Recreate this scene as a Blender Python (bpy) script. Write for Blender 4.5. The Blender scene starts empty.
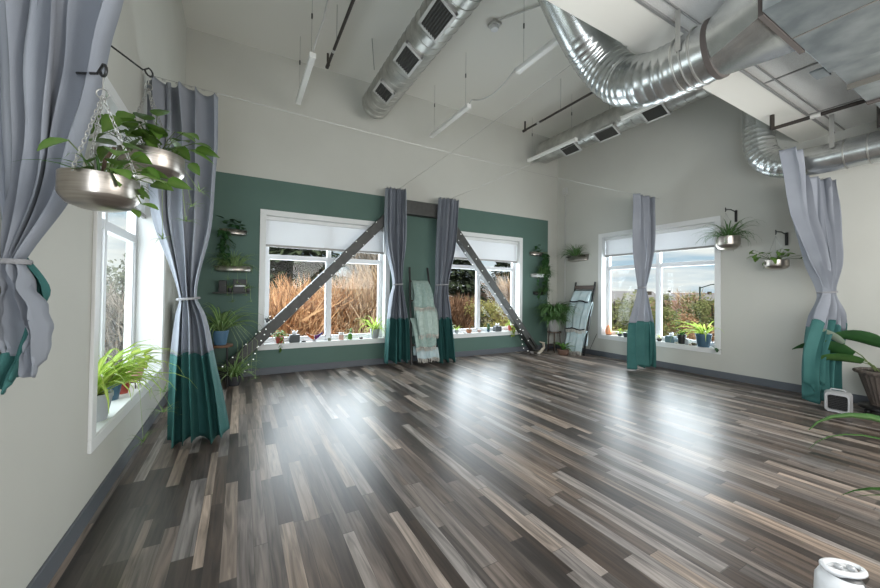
import bpy, math, random
from mathutils import Vector, Matrix, noise

# ------------------------------------------------------------------ camera, sky, light, exposure
sc = bpy.context.scene
COL = sc.collection
F, CX, CY = 357.28, 439.91, 286.77
PITCH, ROLL, YAW = .0154, -.0120, .5099
def _turn(c):
    cr, sr = math.cos(ROLL), math.sin(ROLL); c = (cr*c[0]+sr*c[2], c[1], -sr*c[0]+cr*c[2])
    cp, sp = math.cos(PITCH), math.sin(PITCH); c = (c[0], cp*c[1]-sp*c[2], sp*c[1]+cp*c[2])
    cw, sw = math.cos(YAW), math.sin(YAW); return Vector((cw*c[0]+sw*c[1], -sw*c[0]+cw*c[1], c[2]))
cam_d = bpy.data.cameras.new('camera'); cam = bpy.data.objects.new('camera', cam_d); COL.objects.link(cam)
cam_d.sensor_width = 36; cam_d.lens = F/880*36
cam_d.shift_x = (440-CX)/880; cam_d.shift_y = (CY-294)/880
cam_d.clip_start = .05; cam_d.clip_end = 2000
r_, f_, u_ = _turn((1,0,0)), _turn((0,1,0)), _turn((0,0,1))
M = Matrix((r_, u_, -f_)).transposed().to_4x4(); M.translation = (0,0,1.3); cam.matrix_world = M
sc.camera = cam

world = bpy.data.worlds.new('world'); sc.world = world; world.use_nodes = True
nt = world.node_tree; nt.nodes.clear()
def N(nt, t, **kw):
    n = nt.nodes.new(t)
    for k, v in kw.items(): setattr(n, k, v)
    return n
wo = N(nt,'ShaderNodeOutputWorld'); bg = N(nt,'ShaderNodeBackground'); bg.inputs[1].default_value = .74
tc = N(nt,'ShaderNodeTexCoord'); mp = N(nt,'ShaderNodeMapping'); mp.inputs['Scale'].default_value = (1.6,1.6,13)
no = N(nt,'ShaderNodeTexNoise'); no.inputs['Scale'].default_value = 1.7; no.inputs['Detail'].default_value = 5; no.inputs['Roughness'].default_value=.55
rp = N(nt,'ShaderNodeValToRGB'); e = rp.color_ramp.elements
e[0].position=.36; e[0].color=(.46,.62,.74,1); e[1].position=.55; e[1].color=(.90,.91,.88,1)
nt.links.new(tc.outputs['Generated'], mp.inputs[0]); nt.links.new(mp.outputs[0], no.inputs[0])
nt.links.new(no.outputs[0], rp.inputs[0]); nt.links.new(rp.outputs[0], bg.inputs[0]); nt.links.new(bg.outputs[0], wo.inputs[0])

sun_d = bpy.data.lights.new('sun','SUN'); sun_d.energy = 3.6; sun_d.angle = .15; sun_d.color = (1,.95,.86)
sun = bpy.data.objects.new('sun', sun_d); COL.objects.link(sun); sun.rotation_euler = (math.radians(46),0,math.radians(6))
def area(name, loc, facing, sx, sy, power, color=(.86,.93,1)):
    d = bpy.data.lights.new(name,'AREA'); d.shape='RECTANGLE'; d.size=sx; d.size_y=sy; d.energy=power; d.color=color
    o = bpy.data.objects.new(name,d); COL.objects.link(o); o.location=loc
    o.rotation_euler = Vector(facing).to_track_quat('-Z','Y').to_euler()
    return o
area('daylight_back_window', (1.31,6.50,1.5), (0,-1,-.10), 2.05, 2.15, 82)
area('daylight_back_window', (4.48,6.50,1.5), (0,-1,-.10), 2.05, 2.15, 82)
area('daylight_right_window', (7.02,3.865,1.5), (-1,0,-.10), 2.05, 2.15, 90)
area('daylight_left_window', (-1.14,3.74,1.5), (1,0,-.10), 1.9, 2.0, 44)
area('room_behind_fill', (2.6,-2.9,1.6), (0,1,.25), 5, 2.2, 44, (1,.98,.95))  # soft fill lamp added behind the camera; the rear wall has no window
area('near_left_fill', (-.64,-.9,1.45), (1,.42,.22), 2.0, 1.9, 135)  # added fill for near floor and right wall; presumed window has no opening
area('low_ceiling_fill', (3.6,-.7,1.9), (0,.9,.10), 4, 1.0, 84, (1,.98,.95))  # unseen fill lamp added in mid-air to lift the far half of the room
vs = sc.view_settings; vs.view_transform='Standard'; vs.look='None'; vs.gamma=1; vs.use_curve_mapping=False; vs.exposure=0.50
sc.cycles.use_denoising = True; sc.cycles.max_bounces = 8; sc.cycles.diffuse_bounces = 4; sc.cycles.glossy_bounces = 4
sc.cycles.transparent_max_bounces = 12; sc.cycles.caustics_reflective = False; sc.cycles.caustics_refractive = False
sc.cycles.sample_clamp_indirect = 4

XR, YB, XL, HC = 6.635, 6.12, -.722, 5.0
PI = math.pi
rnd = random.Random(7)

# ------------------------------------------------------------------ mesh helpers
class MB:
    def __init__(s): s.v=[]; s.f=[]; s.m=[]
    def add(s, vs_, fs, m=0.0):
        b=len(s.v); s.v += [tuple(p) for p in vs_]; s.f += [tuple(i+b for i in f) for f in fs]
        s.m += (list(m) if isinstance(m,(list,tuple)) else [m]*len(vs_)); return s
    def box(s, x0,x1,y0,y1,z0,z1):
        return s.add([(x0,y0,z0),(x1,y0,z0),(x1,y1,z0),(x0,y1,z0),(x0,y0,z1),(x1,y0,z1),(x1,y1,z1),(x0,y1,z1)],
            [(0,3,2,1),(4,5,6,7),(0,1,5,4),(1,2,6,5),(2,3,7,6),(3,0,4,7)])
    def bar(s, a, b, w, h, up=(0,0,1)):
        a=Vector(a); b=Vector(b); d=(b-a).normalized(); x=d.cross(Vector(up))
        if x.length<1e-4: x=d.cross(Vector((0,1,0)))
        x.normalize(); y=x.cross(d).normalized()
        P=[]
        for p in (a,b):
            for sx,sy in ((-1,-1),(1,-1),(1,1),(-1,1)): P.append(p+x*w/2*sx+y*h/2*sy)
        return s.add(P,[(0,1,2,3),(4,7,6,5),(0,4,5,1),(1,5,6,2),(2,6,7,3),(3,7,4,0)])
    def tube(s, pts, r, n=8, caps=True, m=0.0):
        pts=[Vector(p) for p in pts]; k=len(pts); rs = r if isinstance(r,(list,tuple)) else [r]*k
        t0=(pts[1]-pts[0]).normalized(); x=t0.orthogonal().normalized(); V=[]; Fc=[]
        for i,p in enumerate(pts):
            t=(pts[min(i+1,k-1)]-pts[max(i-1,0)]).normalized()
            x=(x-t*x.dot(t)); x = x.normalized() if x.length>1e-6 else t.orthogonal().normalized(); y=t.cross(x)
            for j in range(n):
                a=2*PI*j/n; V.append(p+(x*math.cos(a)+y*math.sin(a))*rs[i])
        for i in range(k-1):
            for j in range(n):
                j2=(j+1)%n; Fc.append((i*n+j,i*n+j2,(i+1)*n+j2,(i+1)*n+j))
        if caps: Fc.append(tuple(range(n-1,-1,-1))); Fc.append(tuple((k-1)*n+j for j in range(n)))
        return s.add(V,Fc,m)
    def lathe(s, prof, n=24, c=(0,0,0), sx=1, sy=1, rib=0, ribn=0):
        V=[];Fc=[];k=len(prof)
        for (r,z) in prof:
            for j in range(n):
                a=2*PI*j/n; rr=r*(1+rib*math.cos(a*ribn)) if rib else r
                V.append((c[0]+rr*math.cos(a)*sx,c[1]+rr*math.sin(a)*sy,c[2]+z))
        for i in range(k-1):
            for j in range(n):
                j2=(j+1)%n; Fc.append((i*n+j,i*n+j2,(i+1)*n+j2,(i+1)*n+j))
        Fc.append(tuple(range(n-1,-1,-1))); Fc.append(tuple((k-1)*n+j for j in range(n)))
        return s.add(V,Fc)
    def ball(s, c, r, n=8, sx=1, sy=1, sz=1):
        prof=[(max(r*math.sin(PI*i/n),1e-4), -r*math.cos(PI*i/n)*sz) for i in range(n+1)]
        return s.lathe(prof, n*2 if n<10 else n*2, c, sx, sy)
    def blade(s, p, az, el, L, w, droop=2.0, seg=6, roll=0, fold=.25, taper=.55, mid=1.0):
        """an arching leaf: a folded strip that bends down under its own weight"""
        p=Vector(p); V=[];Fc=[];mm=[]; e=el; h=Vector((math.cos(az),math.sin(az),0)); side0=Vector((-math.sin(az),math.cos(az),0))
        for i in range(seg+1):
            t=i/seg; d=h*math.cos(e)+Vector((0,0,math.sin(e))); up0=side0.cross(d)*-1; side=side0*math.cos(roll)+up0*math.sin(roll); up=side.cross(d)*-1
            ww=w*(math.sin(PI*min(1,(t*.9+.12)**taper))*.9+.06) if i<seg else w*.05
            V += [p-side*ww/2+up*ww*fold, p, p+side*ww/2+up*ww*fold]; mm += [0.0,mid,0.0]
            p=p+d*(L/seg); e-=droop*(.4+t)*1.2/seg
        for i in range(seg):
            b=i*3; Fc+=[(b,b+1,b+4,b+3),(b+1,b+2,b+5,b+4)]
        return s.add(V,Fc,mm)
    def leaf(s, p, az, el, L, w, heart=True, roll=0):
        p=Vector(p); d=Vector((math.cos(az)*math.cos(el),math.sin(az)*math.cos(el),math.sin(el)))
        sd=Vector((-math.sin(az),math.cos(az),0)); up=sd.cross(d)*-1
        sd=sd*math.cos(roll)+up*math.sin(roll); up=sd.cross(d)*-1
        sh=[(0,.0),(.06,.55),(.25,.98),(.5,.9),(.75,.55),(1,.03)] if heart else [(0,.05),(.15,.5),(.4,1),(.65,.8),(.85,.4),(1,.03)]
        V=[];mm=[];Fc=[]
        for t,k in sh:
            q=p+d*L*t - up*(L*.22*t*t); V+=[q-sd*w/2*k+up*w*.10*k,q,q+sd*w/2*k+up*w*.10*k]; mm+=[.0,.8,.0]
        for i in range(len(sh)-1):
            b=i*3; Fc+=[(b,b+1,b+4,b+3),(b+1,b+2,b+5,b+4)]
        return s.add(V,Fc,mm)
    def build(s, name, mat, parent=None, loc=None, smooth=False, bevel=0, solid=0, auto=40):
        me=bpy.data.meshes.new(name); me.from_pydata(s.v,[],s.f); me.update()
        at=me.attributes.new('mixer','FLOAT','POINT'); at.data.foreach_set('value',[float(x) for x in s.m])
        if smooth:
            me.polygons.foreach_set('use_smooth',[True]*len(me.polygons))
            me.set_sharp_from_angle(angle=math.radians(auto))
        o=bpy.data.objects.new(name,me); COL.objects.link(o)
        if mat: me.materials.append(mat)
        if parent: o.parent=parent
        if loc: o.location=loc
        if bevel: b=o.modifiers.new('bevel','BEVEL'); b.width=bevel; b.segments=2; b.limit_method='ANGLE'
        if solid: b=o.modifiers.new('solid','SOLIDIFY'); b.thickness=solid; b.offset=0
        return o
def thing(name, label, cat, loc=(0,0,0), rz=0, group=None):
    o=bpy.data.objects.new(name,None); COL.objects.link(o); o.empty_display_size=.1
    o.location=loc; o.rotation_euler=(0,0,rz); o['label']=label; o['category']=cat
    if group: o['group']=group
    return o
def tag(o, label, cat, group=None, kind=None):
    o['label']=label; o['category']=cat
    if group: o['group']=group
    if kind: o['kind']=kind
    return o
def struct(o): o['kind']='structure'; return o

# ------------------------------------------------------------------ materials
def mat(name, c, rough=.6, metal=0, c2=None, nscale=8, namount=1.0, bump=0, bscale=60, stretch=(1,1,1), spec=.5, detail=3, attr=None, subs=0, lo=.35, hi=.65, trans=0, emit=0):
    m=bpy.data.materials.new(name); m.use_nodes=True; t=m.node_tree; b=t.nodes['Principled BSDF']
    b.inputs['Base Color'].default_value=(*c,1); b.inputs['Roughness'].default_value=rough; b.inputs['Metallic'].default_value=metal
    b.inputs['Specular IOR Level'].default_value=spec
    tcn=N(t,'ShaderNodeTexCoord'); mpn=N(t,'ShaderNodeMapping'); mpn.inputs['Scale'].default_value=stretch
    t.links.new(tcn.outputs['Object'],mpn.inputs[0])
    out=None
    if c2:
        n=N(t,'ShaderNodeTexNoise'); n.inputs['Scale'].default_value=nscale; n.inputs['Detail'].default_value=detail
        r=N(t,'ShaderNodeValToRGB'); r.color_ramp.elements[0].position=lo; r.color_ramp.elements[1].position=hi
        r.color_ramp.elements[0].color=(*c,1); r.color_ramp.elements[1].color=(*c2,1)
        t.links.new(mpn.outputs[0],n.inputs[0]); t.links.new(n.outputs[0],r.inputs[0]); out=r.outputs[0]
    if attr:
        a=N(t,'ShaderNodeAttribute'); a.attribute_name='mixer'; mx=N(t,'ShaderNodeMix'); mx.data_type='RGBA'
        t.links.new(a.outputs['Fac'],mx.inputs[0])
        if out: t.links.new(out,mx.inputs[6])
        else: mx.inputs[6].default_value=(*c,1)
        mx.inputs[7].default_value=(*attr,1); out=mx.outputs[2]
    if out: t.links.new(out,b.inputs['Base Color'])
    if bump:
        n=N(t,'ShaderNodeTexNoise'); n.inputs['Scale'].default_value=bscale; n.inputs['Detail'].default_value=2
        bp=N(t,'ShaderNodeBump'); bp.inputs['Strength'].default_value=bump; bp.inputs['Distance'].default_value=.01
        t.links.new(mpn.outputs[0],n.inputs[0]); t.links.new(n.outputs[0],bp.inputs['Height']); t.links.new(bp.outputs[0],b.inputs['Normal'])
    if trans:   # thin leaf or cloth: part of the light passes through
        tr=N(t,'ShaderNodeBsdfTranslucent'); ms=N(t,'ShaderNodeMixShader'); ms.inputs[0].default_value=trans
        if out: t.links.new(out,tr.inputs[0])
        else: tr.inputs[0].default_value=(*c,1)
        t.links.new(b.outputs[0],ms.inputs[1]); t.links.new(tr.outputs[0],ms.inputs[2]); t.links.new(ms.outputs[0],t.nodes['Material Output'].inputs[0])
    if emit: b.inputs['Emission Color'].default_value=(*c,1); b.inputs['Emission Strength'].default_value=emit
    return m
W_PAINT=mat('wall_paint',(.52,.52,.475),.75,c2=(.535,.535,.49),nscale=2,bump=.06,bscale=220,spec=.25)
C_PAINT=mat('ceiling_paint',(.74,.73,.675),.85,spec=.2,bump=.04,bscale=150)
GREEN=mat('green_paint',(.088,.150,.126),.65,c2=(.094,.158,.133),nscale=2,bump=.05,bscale=220,spec=.3)
BASE=mat('grey_baseboard',(.10,.11,.125),.45,bump=.03,bscale=90)
TRIM=mat('white_trim',(.72,.73,.72),.4)
FRAME=mat('vinyl_frame',(.74,.76,.78),.35)
TILE=mat('ceiling_tile',(.72,.72,.70),.9,c2=(.60,.60,.58),nscale=160,lo=.45,hi=.6)
GRID=mat('tile_grid',(.26,.26,.25),.5)
STEEL=mat('painted_steel',(.046,.046,.043),.5,c2=(.062,.062,.058),nscale=12,bump=.15,bscale=70)
GALV=mat('galvanised_metal',(.62,.64,.63),.27,metal=.92,c2=(.46,.48,.48),nscale=9,detail=6,bump=.12,bscale=9,lo=.3,hi=.7)
GALV2=mat('dull_galvanised',(.40,.43,.44),.38,metal=.85,c2=(.25,.28,.29),nscale=5,detail=5,bump=.1,bscale=4)
SPIRAL=mat('spiral_duct_metal',(.52,.52,.49),.36,metal=.8,c2=(.38,.38,.36),nscale=6,detail=5,bump=.08,bscale=9)
SEAM=mat('duct_seam',(.16,.15,.13),.6,metal=.4)
RUST=mat('duct_sealant',(.065,.055,.05),.8)
BLACK=mat('black_iron',(.010,.010,.010),.45)
LOUV=mat('louvre_grey',(.055,.055,.05),.6)
GFRAME=mat('grille_frame',(.55,.55,.53),.4,metal=.3)
PIPE=mat('sprinkler_pipe',(.035,.026,.020),.55,c2=(.02,.016,.014),nscale=20)
WIRE=mat('steel_wire',(.38,.38,.36),.35,metal=.6)
LAMP=mat('lamp_tube_housing',(.78,.78,.75),.4)
CURT=mat('grey_curtain_cloth',(.285,.305,.345),.85,c2=(.32,.34,.38),nscale=3,bump=.12,bscale=420,spec=.15,trans=.06)
TEAL=mat('teal_curtain_cloth',(.035,.130,.122),.7,c2=(.050,.160,.150),nscale=4,bump=.25,bscale=300,spec=.3,trans=.04)
ROPE=mat('rope_tie',(.30,.30,.31),.8,bump=.4,bscale=200)
NICKEL=mat('brushed_nickel',(.46,.42,.38),.3,metal=.95,c2=(.34,.31,.28),nscale=4,stretch=(1,1,30),bump=.03,bscale=60)
SOIL=mat('potting_soil',(.03,.02,.013),.95,bump=.6,bscale=90)
SPID=mat('spider_plant_leaf',(.05,.135,.022),.45,c2=(.085,.20,.035),nscale=12,attr=(.32,.42,.18),trans=.25)
SPIDD=mat('dark_spider_leaf',(.03,.095,.022),.45,c2=(.05,.14,.03),nscale=12,attr=(.13,.23,.08),trans=.2)
SPIDB=mat('bright_spider_leaf',(.22,.42,.02),.4,c2=(.36,.55,.05),nscale=9,attr=(.62,.72,.22),trans=.4)
POTH=mat('pothos_leaf',(.065,.16,.018),.4,c2=(.12,.25,.035),nscale=10,attr=(.16,.27,.06),trans=.25)
DARKL=mat('dark_leaf',(.016,.06,.018),.45,c2=(.03,.10,.025),nscale=10,attr=(.04,.12,.035),trans=.15)
LIMEL=mat('lime_leaf',(.24,.38,.03),.45,c2=(.38,.48,.06),nscale=20,attr=(.45,.52,.12),trans=.35)
STEM=mat('plant_stem',(.10,.14,.04),.6); TWIG=mat('woody_stem',(.06,.035,.02),.8)
def pmat(n,c,r=.4,**k): return mat(n,c,r,**k)
BRONZE=mat('bronze_ribbed_plastic',(.095,.078,.068),.4,c2=(.13,.105,.09),nscale=6)
WOOD=mat('stained_wood',(.10,.045,.02),.5,c2=(.17,.08,.035),nscale=5,stretch=(1,12,12))
DWOOD=mat('dark_wood',(.045,.028,.02),.5,c2=(.075,.045,.03),nscale=6,stretch=(12,1,12))
WHITE=mat('white_plastic',(.70,.71,.72),.3)
SILVER=mat('silver_plastic',(.52,.53,.54),.3,metal=.4)
PAPER=mat('white_tissue_paper',(.85,.85,.85),.9,trans=.3)
BULB=mat('fairy_light_bulb',(.9,.92,.88),.3,emit=.55)
MINT=mat('mint_blanket_cloth',(.36,.46,.42),.95,c2=(.29,.39,.355),nscale=26,bump=.5,bscale=160,spec=.1)
FRINGE=mat('pale_fringe_yarn',(.52,.50,.45),.95,bump=.5,bscale=120)
BLUEB=mat('pale_blue_blanket_cloth',(.42,.53,.55),.95,c2=(.52,.60,.61),nscale=9,bump=.5,bscale=120,spec=.1)
DARKB=mat('charcoal_blanket_cloth',(.03,.035,.042),.95,bump=.5,bscale=160,spec=.1)
ORANGE=mat('salt_crystal',(.85,.30,.12),.5,c2=(.75,.42,.25),nscale=14,bump=.5,bscale=30,emit=.12)
BLIND=mat('white_blind_cloth',(.80,.81,.82),.9,trans=.20,spec=.1)
GLASS=bpy.data.materials.new('window_glass'); GLASS.use_nodes=True
t=GLASS.node_tree; t.nodes.clear(); o_=N(t,'ShaderNodeOutputMaterial'); tr=N(t,'ShaderNodeBsdfTransparent'); gl=N(t,'ShaderNodeBsdfGlossy'); gl.inputs['Roughness'].default_value=.02
fr=N(t,'ShaderNodeLayerWeight'); fr.inputs[0].default_value=.5; pw=N(t,'ShaderNodeMath',operation='POWER'); pw.inputs[1].default_value=5; ad=N(t,'ShaderNodeMath',operation='MULTIPLY_ADD'); ad.inputs[1].default_value=.30; ad.inputs[2].default_value=.012
mx=N(t,'ShaderNodeMixShader'); tr.inputs[0].default_value=(.96,.98,.98,1)
t.links.new(fr.outputs['Facing'],pw.inputs[0]); t.links.new(pw.outputs[0],ad.inputs[0]); t.links.new(ad.outputs[0],mx.inputs[0]); t.links.new(tr.outputs[0],mx.inputs[1]); t.links.new(gl.outputs[0],mx.inputs[2]); t.links.new(mx.outputs[0],o_.inputs[0])

def floor_material():
    m=bpy.data.materials.new('multi_width_plank_floor'); m.use_nodes=True; t=m.node_tree; b=t.nodes['Principled BSDF']; L=t.links.new
    def math_(op,a,b_=None,c_=None):
        n=N(t,'ShaderNodeMath',operation=op)
        for i,v in enumerate((a,b_,c_)):
            if v is None: continue
            if isinstance(v,(int,float)): n.inputs[i].default_value=v
            else: L(v,n.inputs[i])
        return n.outputs[0]
    def wn(x,y=None):
        n=N(t,'ShaderNodeTexWhiteNoise',noise_dimensions='2D'); c=N(t,'ShaderNodeCombineXYZ')
        L(x,c.inputs[0]); 
        if y is not None: L(y,c.inputs[1])
        L(c.outputs[0],n.inputs[0]); return n.outputs[0]
    g=N(t,'ShaderNodeNewGeometry'); s=N(t,'ShaderNodeSeparateXYZ'); L(g.outputs['Position'],s.inputs[0])
    X=math_('ADD',s.outputs[0],20); Y=math_('ADD',s.outputs[1],20)
    u=math_('DIVIDE',X,.138); ui=math_('FLOOR',u); uf=math_('FRACT',u)
    thr=math_('ADD',math_('MULTIPLY',wn(ui),.42),.30)              # where a strip divides into two narrower ones
    step=math_('GREATER_THAN',uf,thr); sid=math_('ADD',math_('MULTIPLY',ui,2),step)
    off=math_('MULTIPLY',wn(sid),9)
    ln=math_('ADD',.45,math_('MULTIPLY',wn(math_('ADD',sid,77)),.60))
    v=math_('ADD',math_('DIVIDE',Y,ln),off); vi=math_('FLOOR',v); vf=math_('FRACT',v)
    tone=wn(sid,vi); tone2=wn(math_('ADD',sid,31.5),vi)
    ramp=N(t,'ShaderNodeValToRGB'); ramp.color_ramp.interpolation='LINEAR'; el=ramp.color_ramp.elements
    el[0].position=0; el[0].color=(.034,.026,.022,1); el[1].position=1; el[1].color=(.34,.295,.26,1)
    for p,c in ((.22,(.060,.047,.040)),(.45,(.105,.085,.073)),(.65,(.15,.128,.115)),(.85,(.225,.20,.18))):
        q=el.new(p); q.color=(*c,1)
    L(tone,ramp.inputs[0])
    # grain along each board
    cv=N(t,'ShaderNodeCombineXYZ'); L(math_('MULTIPLY',X,38),cv.inputs[0]); L(math_('MULTIPLY',Y,2.4),cv.inputs[1]); L(math_('MULTIPLY',tone2,50),cv.inputs[2])
    gn=N(t,'ShaderNodeTexNoise'); gn.inputs['Scale'].default_value=1; gn.inputs['Detail'].default_value=5; gn.inputs['Distortion'].default_value=.9; L(cv.outputs[0],gn.inputs[0])
    gr=N(t,'ShaderNodeMapRange'); gr.inputs['From Min'].default_value=.3; gr.inputs['From Max'].default_value=.7; gr.inputs['To Min'].default_value=.42; gr.inputs['To Max'].default_value=1.5; L(gn.outputs[0],gr.inputs[0])
    hs=N(t,'ShaderNodeVectorMath',operation='SCALE'); L(ramp.outputs[0],hs.inputs[0]); L(gr.outputs[0],hs.inputs['Scale'])
    tint=N(t,'ShaderNodeMix',data_type='RGBA'); tint.inputs[6].default_value=(.96,.98,1.02,1); tint.inputs[7].default_value=(1.12,.97,.84,1); L(tone2,tint.inputs[0])
    ml=N(t,'ShaderNodeMix',data_type='RGBA',blend_type='MULTIPLY'); ml.inputs[0].default_value=1; L(hs.outputs[0],ml.inputs[6]); L(tint.outputs[2],ml.inputs[7])
    # thin joints
    e1=math_('LESS_THAN',uf,.012); e2=math_('LESS_THAN',math_('ABSOLUTE',math_('SUBTRACT',uf,thr)),.009); e3=math_('LESS_THAN',vf,.005)
    ed=math_('MAXIMUM',math_('MAXIMUM',e1,e2),e3)
    dk=N(t,'ShaderNodeMix',data_type='RGBA'); dk.inputs[7].default_value=(.02,.016,.013,1); L(math_('MULTIPLY',ed,.6),dk.inputs[0]); L(ml.outputs[2],dk.inputs[6])
    L(dk.outputs[2],b.inputs['Base Color'])
    rr=N(t,'ShaderNodeMapRange'); rr.inputs['To Min'].default_value=.30; rr.inputs['To Max'].default_value=.40; L(gn.outputs[0],rr.inputs[0]); L(rr.outputs[0],b.inputs['Roughness'])
    bp=N(t,'ShaderNodeBump'); bp.inputs['Strength'].default_value=.10; bp.inputs['Distance'].default_value=.004; L(gn.outputs[0],bp.inputs['Height']); L(bp.outputs[0],b.inputs['Normal'])
    b.inputs['Specular IOR Level'].default_value=.6
    return m
FLOOR=floor_material()

# ------------------------------------------------------------------ room shell
YN=-3.3   # wall behind the camera
T=.30
struct(MB().box(XL-T,XR+T,YN-T,YB+T,-.2,0).build('floor',FLOOR))
def wall_with_holes(axis, pos, out, a0, a1, z0, z1, holes):
    """a wall in plane axis=pos, thickness towards out, with rectangular openings (h0,h1,zb,zt)"""
    m=MB()
    def bx(p,q,r,s):
        if q-p<1e-5 or s-r<1e-5: return
        lo,hi=min(pos,pos+out),max(pos,pos+out)
        if axis=='y': m.box(p,q,lo,hi,r,s)
        else: m.box(lo,hi,p,q,r,s)
    cur=a0
    for (h0,h1,zb,zt) in sorted(holes):
        bx(cur,h0,z0,z1); bx(h0,h1,z0,zb); bx(h0,h1,zt,z1); cur=h1
    bx(cur,a1,z0,z1); return m
CW=.072  # casing width
WA=(.25,2.37,.38,2.545); WB=(3.42,5.54,.38,2.545); WR=(2.76,4.97,.37,2.57); WL=(2.68,4.80,.38,2.545)
inn=lambda w:(w[0]+CW,w[1]-CW,w[2]+CW,w[3]-CW)
# back wall: green field to 3.02 m, pale paint above and at the corner strip
struct(wall_with_holes('y',YB,T,XL-T,6.335,0,3.024,[inn(WA),inn(WB)]).build('wall_back',GREEN))
m=MB().box(XL-T,6.335,YB,YB+T,3.024,HC); m.box(6.335,XR+T,YB,YB+T,0,HC); struct(m.build('wall_back_upper',W_PAINT))
struct(wall_with_holes('x',XR,T,YN,YB,0,HC,[inn(WR)]).build('wall_right',W_PAINT))
struct(wall_with_holes('x',XL,-T,YN,YB,0,HC,[inn(WL)]).build('wall_left',W_PAINT))
struct(MB().box(XL-T,XR+T,YN-T,YN,0,HC).build('wall_rear',W_PAINT))
struct(MB().box(XL-T,XR+T,YN-T,YB+T,HC,HC+.2).build('ceiling',C_PAINT))
# lowered strip and tile ceiling nearer the camera
m=MB(); m.box(XL,XR,1.525,1.85,3.405,HC)
struct(m.build('ceiling_bulkhead',C_PAINT))
m=MB(); m.box(XL,XR,YN,1.525,3.42,3.47); ct=struct(m.build('ceiling_tile_field',TILE))
m=MB()
for k in range(9): m.box(XL,XR,1.43-.61*k-.006,1.43-.61*k+.006,3.41,3.425)
for k in range(7): m.box(XR-.9-1.22*k-.008,XR-.9-1.22*k+.008,YN,1.52,3.409,3.424)
m.box(XL,XR,1.512,1.532,3.400,3.428)
struct(m.build('ceiling_grid',GRID))
# baseboards
BH=.107
struct(MB().box(XL,XR,YB-.014,YB,0,BH).build('baseboard_back',BASE,bevel=.003))
struct(MB().box(XR-.014,XR,YN,YB,0,BH).build('baseboard_right',BASE,bevel=.003))
struct(MB().box(XL,XL+.014,YN,YB,0,BH).build('baseboard_left',BASE,bevel=.003))

def window(n, axis, pos, out, W, depth, mull, tz, blind_z, hood=False):
    """casing, reveal, sill, vinyl frame with mullion and transom, four panes, roller blind"""
    a0,a1,z0,z1=W; b0,b1,y0,y1=inn(W); sgn=1 if out>0 else -1
    def bx(m,p,q,d0,d1,r,s):   # d: distance into the wall (negative = into the room)
        lo,hi=sorted((pos+sgn*d0,pos+sgn*d1))
        if axis=='y': m.box(p,q,lo,hi,r,s)
        else: m.box(lo,hi,p,q,r,s)
    root=MB()
    for (p,q,r,s) in ((a0,a1,y1,z1),(a0,a1,z0,y0),(a0,b0,y0,y1),(b1,a1,y0,y1)): bx(root,p,q,-.018,0,r,s)
    for (p,q,r,s) in ((b0,b1,y1-.012,y1),(b0,b1,y0,y0+.014),(b0,b0+.012,y0,y1),(b1-.012,b1,y0,y1)): bx(root,p,q,-.016,depth,r,s)
    w=struct(root.build('window_%d'%n,TRIM,bevel=.003))
    fr=MB(); fw=.055
    b0_,b1_,y0_,y1_=b0+.012,b1-.012,y0+.014,y1-.012
    for (p,q,r,s) in ((b0_,b1_,y1_-fw,y1_),(b0_,b1_,y0_,y0_+fw),(b0_,b0_+fw,y0_+fw,y1_-fw),(b1_-fw,b1_,y0_+fw,y1_-fw),
                      (b0_+fw,b1_-fw,tz-.038,tz+.038)): bx(fr,p,q,depth,depth+.07,r,s)
    bx(fr,mull-.033,mull+.033,depth-.004,depth+.074,y0_+fw,y1_-fw)
    for c0,c1 in ((b0_+fw,mull-.033),(mull+.033,b1_-fw)):   # slim inner sashes
        for (p,q,r,s) in ((c0,c1,y0_+fw,y0_+fw+.02),(c0,c0+.018,y0_+fw,tz-.038),(c1-.018,c1,y0_+fw,tz-.038)): bx(fr,p,q,depth+.012,depth+.06,r,s)
    fr.build('window_frame',FRAME,w,bevel=.003)
    for c0,c1 in ((b0_+fw,mull-.033),(mull+.033,b1_-fw)):
        for r,s in ((y0_+fw,tz-.038),(tz+.038,y1_-fw)):
            g=MB(); bx(g,c0,c1,depth+.034,depth+.038,r,s); g.build('glass_pane',GLASS,w)
    b=MB(); 
    lo=depth-.055
    bx(b,b0_+.006,b1_-.006,lo,lo+.003,blind_z,y1_-.055)
    bl=b.build('blind_cloth',BLIND)
    if axis=='y': cx,cy=(b0+b1)/2,pos+sgn*lo
    else: cx,cy=pos+sgn*lo,(b0+b1)/2
    h=MB(); bx(h,b0_+.004,b1_-.004,lo-.014,lo+.016,blind_z-.035,blind_z)
    v=MB(); bx(v,b0_+.002,b1_-.002,lo-.035,lo+.03,y1_-.06,y1_-.002)
    return w,bl,h,v,(cx,cy)
HEM=mat('blind_bottom_bar',(.34,.33,.31),.5)
def add_window(n, label, *a):
    w,bl,h,v,(cx,cy)=window(n,*a)
    t_=thing('roller_blind',label,'window blind',(0,0,0),0)
    bl.parent=t_; h.build('bottom_bar',HEM,t_); v.build('headrail',TRIM,t_,bevel=.004)
    return w
add_window(1,'white roller blind in the left window of the green wall','y',YB,1,WA,.15,1.325,1.835,2.02)
add_window(2,'white roller blind in the green wall window nearer the corner','y',YB,1,WB,.15,4.46,1.835,2.02)
add_window(3,'white roller blind in the window of the pale right wall','x',XR,1,WR,.15,3.82,1.85,2.12)
add_window(4,'white roller blind in the left wall window behind the hanging pots','x',XL,-1,WL,.21,3.74,1.80,2.06)

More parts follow.
